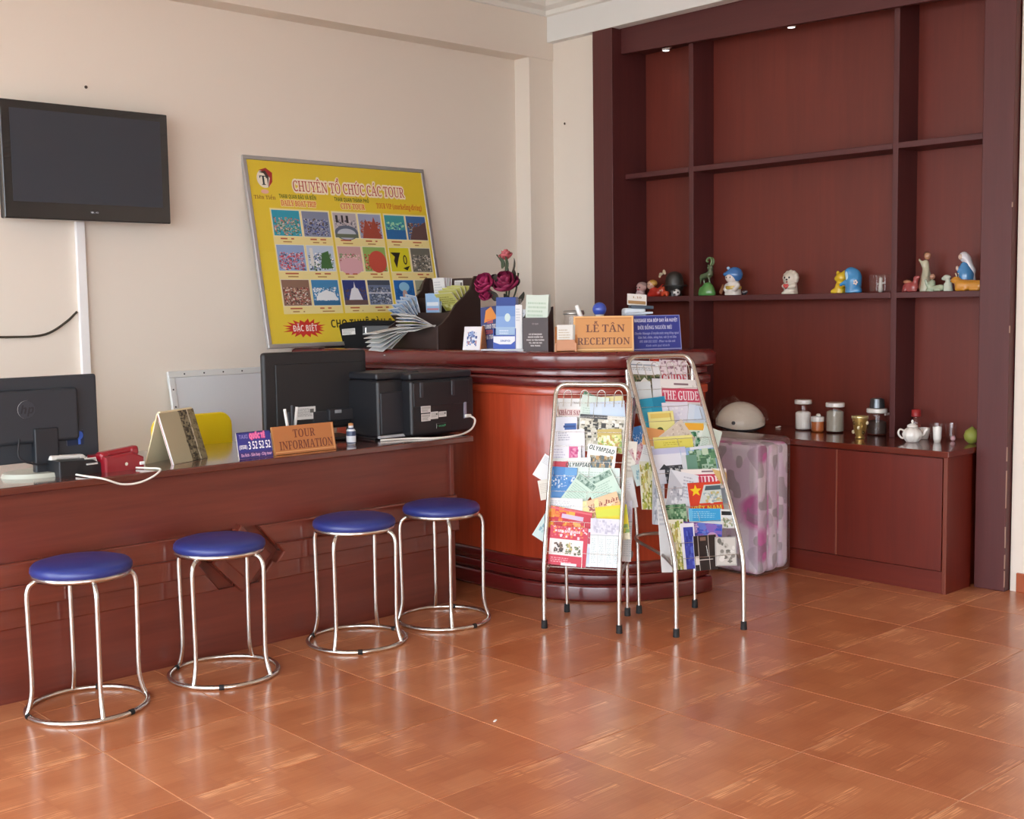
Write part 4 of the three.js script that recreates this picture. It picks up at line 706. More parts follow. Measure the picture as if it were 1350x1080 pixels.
// artificial roses
{
  const t = thing('rose_vase', 'vase of deep pink artificial roses behind the blue leaflets', 'flowers', [3.74, YR, -4.06], -.75);
  part('vase', lathe([[0, 0], [.035, 0], [.05, .04], [.055, .09], [.035, .15], [.03, .18], [.04, .2], [.036, .2], [.026, .18], [0, .17]], 32), std(0x3f4a44, .4), t, 'dark green vase');
  const petalG = (w, h, cup, open) => { // one cupped petal with thickness
    const g = new THREE.SphereGeometry(1, 12, 9, 0, PI, .25, 2.2); const p = g.attributes.position; for (let i = 0; i < p.count; i++) { const x = p.getX(i), y = p.getY(i), z = p.getZ(i); p.setXYZ(i, x * w, (y + .6) * h * .62, z * cup + open * (y + .6) * (y + .6)); } g.computeVertexNormals(); return g;
  };
  const rose = (pos, r, mat, n, tilt, name = 'rose') => {
    const l = []; for (let i = 0; i < n; i++) { const q = i / n, a = i * 2.4, g = petalG(r * (.45 + .45 * q), r * (1.25 - .3 * q), r * (.25 + .45 * q), r * .28 * q); g.rotateX(.15 + .45 * q).rotateY(a).translate(0, r * .1 * (1 - q), 0); l.push(g); }
    l.push(ell(0, r * .15, 0, r * .45, r * .55, r * .45));
    part(name, join(l).rotateX(tilt[0]).rotateZ(tilt[1]).translate(...pos), mat, t);
  };
  const pink = std(0xa02458, .55, { sheen: .5 }), deep = std(0x861c46, .6), pale = std(0xb85a60, .6), green = std(0x3c4a34, .6), dark = std(0x39382f, .65);
  rose([.0, .285, .03], .056, deep, 13, [.75, .35]); rose([-.092, .29, .03], .046, pink, 11, [.8, .6]); rose([-.088, .235, .04], .03, pink, 8, [1, .4]); rose([.0, .41, .0], .03, pale, 8, [.2, .1], 'rose_bud'); rose([-.045, .295, .0], .036, std(0x6f5560, .65), 8, [.7, .3]);
  const st = [[[0, .17, 0], [.0, .24, .01], [.0, .285, .02]], [[0, .17, 0], [-.04, .23, .02], [-.092, .28, .02]], [[0, .17, 0], [.015, .3, -.01], [.0, .4, 0]], [[0, .17, 0], [.04, .25, 0], [.055, .34, .0]]];
  for (const s of st) part('stem', tube(s, .004), green, t);
  const leaf = (pos, len, wd, rx, ry, rz, m = dark) => { const g = new THREE.SphereGeometry(1, 10, 8).scale(wd, len / 2, .003), p = g.attributes.position; for (let i = 0; i < p.count; i++) { const y = p.getY(i) / (len / 2); p.setX(i, p.getX(i) * (1 - .35 * y)); p.setZ(i, p.getZ(i) + .012 * y * y); } g.translate(0, len / 2, 0).rotateX(rx).rotateZ(rz).rotateY(ry); g.computeVertexNormals(); part('leaf', g.translate(...pos), m, t); };
  leaf([.05, .2, .02], .09, .014, .2, -.75, -.9); leaf([.03, .3, .02], .075, .013, .3, -.75, -.6); leaf([.035, .28, .02], .07, .012, .2, -.75, -1.1); leaf([-.06, .31, .03], .055, .012, .2, -.75, -1.2); leaf([-.085, .31, .03], .05, .011, .2, -.75, 1.0); leaf([.0, .37, 0], .07, .01, .2, -.75, .6, green); leaf([.005, .35, .01], .07, .01, .2, -.75, -.2, green); leaf([.03, .33, .01], .08, .006, 0, -.75, -.25); leaf([-.04, .22, .05], .06, .02, .6, -.75, .4); leaf([.01, .2, .06], .06, .024, .5, -.75, -.2); leaf([-.01, .36, .01], .06, .011, .1, -.75, .15, green);
}
{ // dark stepped leaflet rack
  const t = thing('leaflet_rack', 'dark brown stepped wooden leaflet rack with curved side panel', 'leaflet rack', [3.635, YR, -4.455], -PI / 2), m = std(0x33231f, .45);
  // local +z faces the counter, local +x points to the camera
  const side = [[-.13, 0], [.13, 0], [.13, .1], [.1, .115], [.06, .15], [.02, .2], [-.03, .235], [-.07, .27], [-.085, .315], [-.1, .33], [-.13, .33]];
  for (const x of [-.18, .18]) part('side_panel', extr(side, .012, .002).rotateY(-PI / 2).translate(x, 0, 0), m, t);
  [[.12, .1], [.035, .165], [-.045, .235], [-.122, .325]].forEach(([z, h]) => part('divider_board', bx(.35, h, .008, 0, h / 2, z, .001), m, t));
  part('floor_board', bx(.35, .008, .24, 0, .004, 0, .001), m, t); part('label_card', sheet(.06, .05, 'tag_white', .002).translate(.05, .29, -.115), AM, t, 'small white label');
  const tint = { yellow_leaf: 'yellow', pink_leaf: 'white and pink', white: 'plain white', blue_card: 'blue and white', blue_leaf: 'pale blue', dark_book: 'dark', mint: 'pale green' };
  const put = (where, cellName, w, h, n, [x, y, z], rx, fan, spread) => leafs(n, (i) => sheet(w, h, Array.isArray(cellName) ? cellName[i % cellName.length] : cellName, .003, .004, true).rotateX(rx + i * spread).rotateZ(fan * (i - n / 2)).translate(x + i * .003, y, z + i * .0035), [3.635, YR, -4.455], -PI / 2, AM,
    (i) => nth(n - 1 - i, n) + tint[Array.isArray(cellName) ? cellName[i % cellName.length] : cellName] + ' ' + where, 'leaflets: ' + where);
  put('leaflet fanned in the right compartment of the dark rack', 'yellow_leaf', .13, .15, 6, [.09, .14, -.09], -.15, .02, .17);
  put('leaflet standing at the back left of the dark rack', ['pink_leaf', 'white'], .085, .2, 4, [-.05, .13, -.1], -.08, .02, .06);
  put('card standing at the middle of the dark rack', 'blue_card', .1, .14, 2, [.0, .115, -.0], -.05, .02, .1);
  put('leaflet fanned at the upper left of the dark rack', 'blue_leaf', .085, .16, 5, [-.125, .1, .0], .35, .06, .16);
  put('booklet leaning forward on the left front of the dark rack', 'dark_book', .13, .12, 2, [-.08, .075, .06], .75, 0, .05);
  put('leaflet spilling from the dark rack over the desk edge', ['white', 'yellow_leaf', 'blue_leaf', 'blue_leaf', 'mint'], .11, .2, 6, [-.1, .1, .1], 2.25, .02, -.11);
  put('leaflet curling from the right front of the dark rack', ['blue_leaf', 'white', 'blue_leaf', 'yellow_leaf'], .13, .13, 6, [.07, .105, .1], 1.75, -.02, -.12);
}
{
  const t = thing('fax_machine', 'black office machine with a white sticker at the back end of the desk', 'fax machine', [3.6, YR, -4.88], -1.05);
  part('body', extr([[-.225, 0], [.2, 0], [.2, .115], [-.04, .122], [-.12, .114], [-.18, .085], [-.22, .04]], .2, .006), std(0x141416, .75, { specularIntensity: .35 }), t);
  part('paper_slot', bx(.2, .05, .01, .08, .08, .1, .003), std(0x101114, .4), t); part('sticker', atlasUV(plain(new THREE.BoxGeometry(.07, .03, .001).rotateZ(.06).translate(-.095, .075, .1015)), 'tag_lines'), AM, t, 'white sticker'); part('lever', bx(.008, .03, .006, .0, .08, .106, .002), M.steel, t);
}

// ---------- two chrome leaflet racks ----------
const racks = [ // middle of the front feet, turn, half width, bend height, top height, lean
  { at: [3.268, -3.152], turn: -1.0501, hw: .1475, h0: .25, h1: .93, D: .22, rear: [.125, .262], label: 'shorter chrome wire leaflet rack full of brochures, left of the taller one' },
  { at: [3.581, -2.777], turn: -.4215, hw: .1425, h0: .30, h1: 1.03, D: .44, rear: [.125, .37], label: 'taller chrome wire leaflet rack full of brochures, in front of the mattress' },
];
for (const r of racks) {
  const k = .08; r.d = (h) => { const t = (h - r.h0) / (r.h1 - r.h0); return r.D * (t + Math.sqrt(t * t + k * k)) / (1 + Math.sqrt(1 + k * k)); };
  const t = r.t = thing('leaflet_stand', r.label, 'leaflet rack', [r.at[0], 0, r.at[1]], r.turn), hw = r.hw, rt = .0092;
  const P = (x, h, o = 0) => [x, h, -r.d(h) + o], pts = [];
  for (let i = 0; i <= 16; i++) pts.push(P(-hw, .02 + (r.h1 - .06) * i / 16));
  const arc = []; for (let i = 1; i < 6; i++) { const a = i * PI / 12; arc.push([hw - .04 * (1 - Math.cos(a)) * 1, r.h1 - .04 + .04 * Math.sin(a)]); }
  for (const [x, h] of arc) pts.push(P(-x, h)); pts.push(P(-hw + .04, r.h1)); pts.push(P(0, r.h1)); pts.push(P(hw - .04, r.h1)); for (const [x, h] of arc.slice().reverse()) pts.push(P(x, h));
  for (let i = 16; i >= 0; i--) pts.push(P(hw, .02 + (r.h1 - .06) * i / 16));
  part('front_frame', tube(pts, rt, false, 150, 10), M.chrome, t);
  for (const s of [-1, 1]) {
    const top = P(s * (hw + .004), r.h1 - .05, -.02);
    part('rear_leg', tube([[s * r.rear[0], .02, -r.rear[1]], [s * (r.rear[0] + .002), .3, -r.rear[1] - (r.d(r.h1) - r.rear[1]) * .15], [(top[0] + s * r.rear[0]) / 2, .62, (top[2] - r.rear[1]) / 2 - .01], top], .0072, false, 50), M.chrome, t);
    for (const [x, z] of [[s * hw, -r.d(.02)], [s * r.rear[0], -r.rear[1]]]) part('rubber_foot', cyl(.0125, .0112, .032, 0, 18).translate(x, 0, z), M.rubber, t);
  }
  const yb = r.h0 - .02, zb = -r.rear[1] - .015; // brace around the rear legs
  part('brace', tube([[-hw, yb - .02, -r.d(yb - .02)], [-hw + .0, yb + .005, -.1], [-r.rear[0] - .02, yb + .03, zb + .03], [-r.rear[0] + .02, yb + .035, zb - .005], [0, yb + .035, zb - .008], [r.rear[0] - .02, yb + .035, zb - .005], [r.rear[0] + .02, yb + .03, zb + .03], [hw, yb + .005, -.1], [hw, yb - .02, -r.d(yb - .02)]], .0068, false, 90), M.steel, t);
  const wire = (a, b) => rod(a, b, .0009, 5);
  const rows = 6, hb = r.h0 - .01, ht = r.h1 - .04;
  part('top_wire', join(wire(P(-hw, ht), P(hw, ht))), M.chrome, t);
  for (let i = 0; i < 4; i++) { const x = -hw * .66 + i * hw * .46, a = []; for (let q = 0; q <= 8; q++) a.push(P(x - .016 * Math.cos(q * PI / 8), ht - .002 + .02 * Math.sin(q * PI / 8), .003)); a.unshift(P(x - .016, ht - .045, .003)); a.push(P(x + .016, ht - .045, .003)); part('hook', tube(a, .0017, false, 40, 6), M.chrome, t); }
  for (let j = 0; j < rows; j++) {
    const h = hb + (ht - .09 - hb) * j / (rows - 1), o = -.004 - j * .0085, l = [];
    l.push(wire(P(-hw, h, 0), P(-hw + .004, h, o)), wire(P(hw, h, 0), P(hw - .004, h, o)), wire(P(-hw + .004, h, o), P(hw - .004, h, o)), wire(P(-hw + .004, h + .055, o), P(hw - .004, h + .055, o)), wire(P(-hw, h + .055, 0), P(-hw + .004, h + .055, o)), wire(P(hw, h + .055, 0), P(hw - .004, h + .055, o)));
    for (let q = 0; q <= 2; q++) { const x = -hw + .004 + (2 * hw - .008) * q / 2; l.push(wire(P(x, h, o), P(x, h + .055, o))); }
    part('wire_pocket', join(l), M.chrome, t);
  }
}
// leaflets: rack, across, height of the middle, width, height, turn, in front of the frame, print, label
const leaflets = [
[0,-0.102,0.802,0.113,0.137,0,-0.078,'redblock','white leaflet with dark red block lettering at top left of the shorter rack'],
[0,-0.031,0.862,0.062,0.056,-25,-0.076,'greenleaf','dark green folded leaflet tip above the mint leaflet in the shorter rack'],
[0,0.070,0.837,0.086,0.086,3,-0.077,'yellow','plain yellow folder top peeking out at top right of the shorter rack'],
[0,-0.005,0.818,0.111,0.124,-6,-0.072,'mint','pale mint leaflet leaning in the top row of the shorter rack'],
[0,0.053,0.802,0.141,0.117,4,-0.068,'paleblue','pale blue and white leaflet below the yellow folder in the shorter rack'],
[0,-0.111,0.732,0.093,0.135,2,-0.063,'bluehead','white brochure with a blue block near its top, second row of the shorter rack'],
[0,0.034,0.735,0.183,0.146,-3,-0.061,'bwphoto','brochure with a black and white animal photo in the shorter rack'],
[0,0.070,0.707,0.097,0.097,3,-0.057,'yelgreen','yellow-green brochure in front of the black and white photo brochure'],
[0,-0.088,0.693,0.118,0.116,3,-0.055,'script','white brochure with black handwritten lettering on the left of the shorter rack'],
[0,-0.098,0.635,0.117,0.115,1,-0.051,'pinkbox','white sheet with a pink square in the middle row of the shorter rack'],
[0,0.041,0.627,0.115,0.138,-5,-0.049,'olym','white brochure with slanted black title and travel photos in the shorter rack'],
[0,-0.077,0.590,0.166,0.109,3,-0.044,'redtitle','brochure with red bar and slanted black title above the blue brochure'],
[0,0.035,0.565,0.175,0.090,0,-0.042,'mint2','pale mint sheet standing behind two tilted mint leaflets'],
[0,-0.103,0.544,0.110,0.132,-2,-0.039,'blue','bright blue brochure at left edge of the shorter rack'],
[0,-0.036,0.512,0.091,0.131,-35,-0.036,'mintband','mint leaflet with grey-green band tilted to the right'],
[0,0.066,0.524,0.120,0.136,28,-0.035,'mintband','mint leaflet with grey-green band tilted to the left'],
[0,-0.084,0.435,0.140,0.118,0,-0.030,'white','plain whitish sheet above the red flower flyer'],
[0,0.016,0.442,0.078,0.094,10,-0.029,'yellow','yellow leaflet behind the peach card in the shorter rack'],
[0,0.072,0.470,0.125,0.076,20,-0.025,'peach','peach coloured card with lettering tilted over a yellow flyer'],
[0,0.108,0.406,0.124,0.134,8,-0.028,'yelflyer','bright yellow flyer sticking out right of the white column sheets'],
[0,-0.063,0.389,0.169,0.135,-8,-0.022,'redflower','red flyer with orange flowers, tilted, behind the lower red flyer'],
[0,-0.060,0.317,0.151,0.151,-3,-0.017,'redpanel','red flyer with a white panel of small drawings, bottom of the shorter rack'],
[0,0.014,0.314,0.036,0.145,-3,-0.020,'bluestrip','narrow blue and white leaflet between red flyer and white sheets'],
[0,0.086,0.335,0.118,0.185,0,-0.015,'columns','white sheets ruled in columns, bottom right of the shorter rack'],
[0,-0.188,0.594,0.069,0.098,-30,-0.084,'white','white sheet corner sticking out left of the rack beside the red and black title'],
[0,-0.179,0.515,0.062,0.079,12,-0.084,'cream','cream sheet corner sticking out left of the rack beside the blue brochure'],
[0,-0.174,0.368,0.062,0.102,-30,-0.084,'palegreen','pale green sheet corner sticking out left of the rack beside the red flower flyer'],
[0,0.142,0.617,0.054,0.181,-4,-0.101,'cream','cream leaflet edge at right side of the shorter rack, upper'],
[0,0.151,0.508,0.048,0.119,12,-0.105,'white','white leaflet corner at right side of the shorter rack, middle'],
[0,0.149,0.367,0.042,0.235,0,-0.099,'columns','white ruled sheet edge beyond the right tube of the shorter rack'],
[0,0.138,0.768,0.030,0.215,-6,-0.105,'brownphoto','brown photo leaflet edge at upper right side of the shorter rack'],
[1,0.011,0.990,0.047,0.070,0,-0.081,'redcard','small red card peeping above the pagoda magazine'],
[1,-0.054,0.929,0.154,0.172,-4,-0.074,'pagoda','white magazine with a pagoda photo at top of the taller rack'],
[1,0.073,0.929,0.122,0.173,-4,-0.070,'guideflame','pink and white magazine with red letters and orange flame, top row'],
[1,-0.092,0.869,0.092,0.129,0,-0.065,'palesheet','pale blue-white sheet left of the pink striped magazine'],
[1,0.060,0.864,0.208,0.150,-4,-0.062,'guide','white magazine with large white letters on a pink-red band, second row of the taller rack'],
[1,-0.055,0.798,0.112,0.147,5,-0.058,'teal','teal blue folder in the third row of the taller rack'],
[1,0.033,0.783,0.113,0.134,0,-0.057,'lilac','plain lilac-white sheet beside the teal folder'],
[1,0.116,0.768,0.080,0.134,-14,-0.056,'paleblue','plain pale blue leaflet tilted at right edge of the taller rack'],
[1,-0.039,0.761,0.111,0.112,1,-0.053,'yeltree','pale yellow leaflet with a small dark tree emblem'],
[1,0.095,0.709,0.100,0.125,-4,-0.052,'greenorange','green leaflet with an orange band on top'],
[1,0.008,0.710,0.131,0.098,32,-0.051,'beige','beige folded sheet with its corner pointing up'],
[1,-0.092,0.718,0.091,0.072,-12,-0.051,'orange','plain orange card left of the beige folded sheet'],
[1,0.150,0.692,0.080,0.112,-24,-0.050,'mint','pale mint leaflet tilted out at right of the taller rack'],
[1,-0.015,0.683,0.170,0.078,1,-0.046,'yelbox','bright yellow leaflet lying across the middle of the taller rack'],
[1,-0.055,0.613,0.154,0.140,1,-0.042,'darkphoto','white sheet with lilac top and dark street photo'],
[1,0.075,0.617,0.151,0.129,3,-0.041,'greenphoto','blue-edged brochure with a blurred green photo'],
[1,0.029,0.603,0.065,0.096,0,-0.039,'greenpatch','small plain green leaflet left of the blurred green photo'],
[1,0.065,0.505,0.194,0.194,-2,-0.034,'guide2','magazine with letters on a red band and a sunset beach photo, behind the star flyer'],
[1,-0.039,0.509,0.121,0.174,-15,-0.032,'foldgrey','white and grey folded sheet left of the star flyer'],
[1,0.055,0.493,0.142,0.118,0,-0.028,'star','red flyer with a yellow star and a beach photo'],
[1,-0.088,0.426,0.088,0.109,0,-0.027,'greenleaf','dark green leaflet below the folded grey sheet'],
[1,0.030,0.419,0.140,0.079,-4,-0.022,'skyblue','sky blue and white card below the star flyer'],
[1,0.123,0.413,0.058,0.073,-5,-0.023,'blackband','small white card with a black band at right of the taller rack'],
[1,0.001,0.368,0.164,0.083,-8,-0.020,'violet','violet and blue postcard above the dark brown brochure'],
[1,-0.114,0.339,0.062,0.189,-2,-0.017,'yelstrip','narrow brochure with yellow-green foliage, bottom left of the taller rack'],
[1,-0.069,0.331,0.056,0.172,-1,-0.015,'bluestrip2','narrow deep blue brochure left of the dark brown brochure'],
[1,-0.006,0.303,0.095,0.131,0,-0.012,'brown','dark brown brochure with thin white lines'],
[1,0.079,0.302,0.089,0.109,-3,-0.010,'mottle','grey and white mottled card at bottom right of the taller rack'],
[1,-0.124,0.707,0.071,0.111,10,-0.094,'blue','blue leaflet sticking out of the left side of the taller rack'],
[1,-0.138,0.640,0.077,0.110,28,-0.092,'pinkside','pinkish leaflet sticking out left of the taller rack below the blue one'],
[1,-0.117,0.631,0.077,0.122,-22,-0.086,'white','white leaflet hanging out left of the taller rack over the pinkish one'],
[1,-0.168,0.579,0.051,0.083,10,-0.099,'palegreen','pale aqua card corner sticking out left of the taller rack'],
[1,-0.147,0.539,0.057,0.189,-4,-0.097,'yelstrip','narrow yellowish leaflet edge at left side of the taller rack'],
[1,-0.112,0.496,0.051,0.218,-8,-0.095,'foldgrey','grey-white leaflet edge at left side of the taller rack'],
[1,-0.125,0.360,0.044,0.282,-3,-0.093,'white','tall white sheets standing at lower left side of the taller rack'],];
for (const [ri, u, h, w, H, rot, o, pr, label] of leaflets) {
  const r = racks[ri], sl = (r.d(h + .02) - r.d(h - .02)) / .04, g = sheet(w, H, pr, .003, .003 + .004 * rnd());
  const m = single('brochure', label, 'brochure', g, AMgloss, [0, 0, 0], 0, ri ? 'brochures in the taller rack' : 'brochures in the shorter rack');
  const c = Math.cos(r.turn), s = Math.sin(r.turn), z = -r.d(h) + o;
  m.position.set(r.at[0] + u * c + z * s, h, r.at[1] - u * s + z * c);
  m.rotation.set(-Math.atan(sl) * .55, r.turn, rot * PI / 180, 'YXZ');
}

// ---------- things on the low cabinet ----------
const YT = .61, ceramic = (c, r = .22) => std(c, r, { clearcoat: .6, clearcoatRoughness: .1 });
{
  const t = thing('helmet', 'cream motorbike helmet wrapped in thin clear plastic on the cabinet', 'helmet', [4.88, YT, -3.6], -.75);
  const g = new THREE.SphereGeometry(1, 40, 20, 0, 2 * PI, 0, PI * .56).scale(.1, .112, .122), p = g.attributes.position;
  for (let i = 0; i < p.count; i++) { const x = p.getX(i), y = p.getY(i), z = p.getZ(i); if (y < .02) p.setY(i, y + .015 * Math.cos(x * 14)); }
  g.computeVertexNormals(); part('shell', g.rotateY(PI / 2).translate(0, .03, 0), ceramic(0xe6dfd0, .3), t);
  part('rim', tube(Array.from({ length: 24 }, (_, i) => [.117 * Math.cos(i * PI / 12), .016 + .01 * Math.cos(i * PI / 6), .097 * Math.sin(i * PI / 12)]), .005, true, 80), M.blackMatte, t);
  part('side_stud', cyl(.01, .008, .006, 0, 18).rotateX(PI / 2).translate(-.05, .045, .088), M.black, t);
  const b = new THREE.IcosahedronGeometry(1, 5), q = b.attributes.position;
  for (let i = 0; i < q.count; i++) { const x = q.getX(i), y = q.getY(i), z = q.getZ(i), n = 1 + .06 * Math.sin(x * 9 + y * 4) * Math.sin(z * 8 - y * 6) + .03 * Math.sin(x * 21 + z * 17); q.setXYZ(i, x * .134 * n, Math.max(.002, .07 + y * .076 * n + (x < -.2 ? .03 * Math.max(0, y) : 0)), z * .118 * n); }
  b.computeVertexNormals(); part('plastic_bag', b, std(0xffffff, .12, { transmission: 1, thickness: 0, ior: 1.36 }), t, 'thin clear plastic bag');
}
function glassJar(label, pos, r, h, fill, fillMat, lidMat) {
  const t = thing('glass_jar', label, 'jar', pos);
  part('glass', lathe([[0, .002], [r - .004, .002], [r, .008], [r, h - .03], [r * .86, h - .018], [r * .86, h - .006]], 40), M.glass, t);
  part('contents', lathe([[0, .006], [r - .006, .006], [r - .005, .012], [r - .005, fill], [r * .6, fill + .008], [0, fill + .004]], 36), fillMat, t);
  part('lid', lathe([[0, h - .016], [r * .98, h - .016], [r * 1.0, h - .012], [r * 1.0, h + .002], [r * .95, h + .006], [0, h + .006]], 40), lidMat, t);
  return t;
}
const white = ceramic(0xece9e2), sugar = std(0xeeece6, .85);
glassJar('glass jar of white powder with white lid, left of the small candle cup', [5.08, YT, -3.37], .042, .145, .085, sugar, white);
glassJar('glass jar of pale grey grains with white lid, right of the candle cup', [5.08, YT, -3.19], .045, .14, .1, std(0xa8a294, .8), white);
{
  const t = thing('cup', 'small amber and white cup between the two white-lidded jars', 'cup', [5.05, YT, -3.268]);
  part('cup_body', lathe([[0, 0], [.026, 0], [.03, .01], [.031, .07], [.029, .07], [.027, .006], [0, .006]], 32), ceramic(0xb8683a), t); part('rim_band', lathe([[.0305, .052], [.0318, .052], [.032, .074], [.029, .075], [.0285, .052]], 32), white, t, 'white top band'); part('lid_knob', ell(.006, .08, 0, .012, .01, .012), white, t);
}
{
  const t = thing('cup', 'ornate gold cup near the cabinet front edge', 'cup', [4.93, YT, -2.965]);
  const gold = std(0xb89a58, .3, { metalness: .7 });
  part('cup_body', lathe([[0, 0], [.022, 0], [.022, .006], [.018, .012], [.026, .03], [.034, .09], [.036, .1], [.033, .1], [.03, .088], [.022, .03], [0, .02]], 36), gold, t); part('rim_band', lathe([[.033, .094], [.0375, .094], [.038, .104], [.034, .104]], 36), std(0xd8c890, .3, { metalness: .6 }), t);
  for (let i = 0; i < 9; i++) { const a = i * .7, y = .03 + (i % 3) * .022, r = .027 + y * .09; part('ornament', ell(r * Math.cos(a), y, r * Math.sin(a), .007, .009, .007), i % 2 ? std(0x5a4420, .4, { metalness: .5 }) : std(0xe8dcb8, .3), t); }
  for (const s of [-1, 1]) part('handle', new THREE.TorusGeometry(.016, .004, 8, 18, PI).rotateZ(-s * PI / 2).translate(s * .031, .06, 0).rotateY(.75), gold, t);
}
{
  const t = glassJar('dark glass jar with white lid and an upturned metal cup on top', [5.12, YT, -2.99], .048, .12, .06, std(0x4a3a34, .7), white);
  part('metal_cup', lathe([[0, .174], [.02, .174], [.024, .17], [.033, .128], [.036, .126], [.036, .13], [.03, .17]], 32), std(0x6f7478, .3, { metalness: .8 }), t, 'upturned grey metal cup');
  part('strap', bx(.05, .012, .008, .03, .098, .038, .003), white, t);
}
{
  const t = thing('teapot', 'white porcelain teapot with ribbed body on the cabinet', 'teapot', [4.95, YT, -2.715], -.75);
  const g = lathe([[0, .0], [.026, 0], [.028, .004], [.042, .022], [.044, .036], [.036, .056], [.022, .066], [0, .067]], 48), p = g.attributes.position;
  for (let i = 0; i < p.count; i++) { const a = Math.atan2(p.getZ(i), p.getX(i)), k = 1 + .03 * Math.cos(a * 10); p.setX(i, p.getX(i) * k); p.setZ(i, p.getZ(i) * k); } g.computeVertexNormals(); part('body', g, white, t);
  part('lid', join(lathe([[0, .066], [.024, .066], [.022, .076], [.008, .084], [0, .085]], 32), ell(0, .092, 0, .006, .009, .006)), white, t);
  part('spout', tube([[.034, .026, 0], [.05, .034, 0], [.058, .05, 0], [.066, .06, 0]], .0075), white, t); part('handle', tube([[-.036, .052, 0], [-.056, .058, 0], [-.062, .04, 0], [-.05, .022, 0], [-.04, .018, 0]], .0045), white, t);
}
{
  const t = thing('bottle', 'small clear bottle with a red cap behind the teapot', 'bottle', [5.12, YT, -2.79]);
  part('glass', lathe([[0, .002], [.022, .002], [.024, .01], [.024, .07], [.014, .09], [.014, .1]], 28), M.glass, t); part('contents', lathe([[0, .004], [.02, .004], [.021, .06], [0, .062]], 24), std(0x8a4038, .5), t); part('cap', lathe([[0, .098], [.021, .098], [.022, .102], [.021, .13], [0, .134]], 28), std(0xa02c2c, .4), t, 'red cap');
}
single('cup', 'plain white porcelain cup right behind the teapot', 'cup', lathe([[0, 0], [.018, 0], [.02, .004], [.026, .03], [.027, .052], [.024, .052], [.02, .01], [0, .008]], 36), white, [5.09, YT, -2.735]);
{
  const g = lathe([[0, .003], [.02, .003], [.023, .01], [.028, .078], [.026, .078], [.021, .012], [0, .01]], 32);
  [[5.06, -2.66, 'left one of two small clear drinking glasses beside the teapot'], [5.11, -2.615, 'right one of two small clear drinking glasses near the lime']].forEach(([x, z, l]) => single('drinking_glass', l, 'glass', g, M.glass, [x, YT, z], 0, 'small drinking glasses on the cabinet'));
}
single('spoon_holder', 'slim white porcelain cup standing between the drinking glasses', 'cup', lathe([[0, 0], [.014, 0], [.018, .02], [.02, .07], [.017, .07], [.014, .02], [0, .01]], 28), white, [5.015, YT, -2.63]);
single('candy', 'tiny pinkish sweet lying on the cabinet left of the lime', 'sweet', blob([[0, .012, 0, .011, .012, .011], [.006, .02, 0, .007, .006, .007]], .004, 22), ceramic(0xd8a8b0), [5.1, YT, -2.6]);
{
  const t = thing('lime', 'green-yellow lime at the right end of the cabinet', 'lime', [5.06, YT, -2.492]);
  part('fruit', lathe([[0, 0], [.014, .002], [.03, .018], [.034, .036], [.028, .056], [.012, .068], [.005, .074], [0, .075]], 32), std(0x8f9440, .55), t); part('stem', cyl(.003, .002, .008, .073, 10), std(0x5a5030, .7), t);
}
single('paper_scrap', 'tiny white paper scrap beside the helmet on the cabinet', 'paper scrap', blob([[0, .004, 0, .016, .004, .008], [.012, .006, .004, .01, .004, .006]], .004, 22), M.paper, [5.08, YT, -3.52]);
single('paper_scrap', 'tiny white scrap lying on the open floor tiles', 'paper scrap', bx(.018, .002, .007, 0, .001, 0, .0008), M.paper, [2.36, 0, -2.64], .5);

// ---------- ceramic figurines on the middle shelf ----------
const YS = 1.279, XS = 5.13, F = 'ceramic figurines on the middle shelf';
// local +x runs along the shelf to the right, local +z faces the room
const fig = (name, label, z, cat = 'figurine', x = XS) => thing(name, label, cat, [x, YS, z], -PI / 2, F);
{
  const t = fig('doll_figurine', 'small pale bald doll figurine at the left end of the shelf', -4.46);
  part('body', blob([[0, .0, 0, 0, .022, 0, .024, .02], [-.02, .02, .012, -.008, .03, .02, .008, .007], [.02, .02, .012, .008, .03, .02, .008, .007]], .008, 30), ceramic(0xd8c0c0), t); part('head', blob([[0, .052, 0, .03, .028, .028], [-.028, .05, 0, .007, .009, .006], [.028, .05, 0, .007, .009, .006]], .008, 32), ceramic(0xcfa8a0), t);
  part('hair', blob([[0, .062, -.006, .031, .022, .028]], .004, 24), ceramic(0xa8908c), t); for (const s of [-1, 1]) part('eye', ell(s * .011, .052, .027, .004, .004, .003), M.black, t); part('mouth', ell(0, .04, .027, .008, .003, .003), ceramic(0xb8404a), t);
}
{
  const t = fig('doll_figurine', 'doll figurine in red reclining with a yellow-haired head', -4.36);
  part('red_clothes', blob([[-.03, .012, 0, .03, .02, 0, .02, .024], [.03, .022, 0, .05, .06, -.005, .02, .008], [0, .03, 0, -.02, .04, 0, .02, .016]], .014, 36), ceramic(0xc03428), t); part('head', blob([[-.026, .064, .006, .024, .024, .022]], .004, 28), ceramic(0xd8a890), t); part('hair', blob([[-.018, .074, -.002, .027, .02, .023]], .004, 26), ceramic(0xc89a48), t);
  for (const x of [-.034, -.02]) part('eye', ell(x, .066, .027, .003, .004, .002), M.black, t);
}
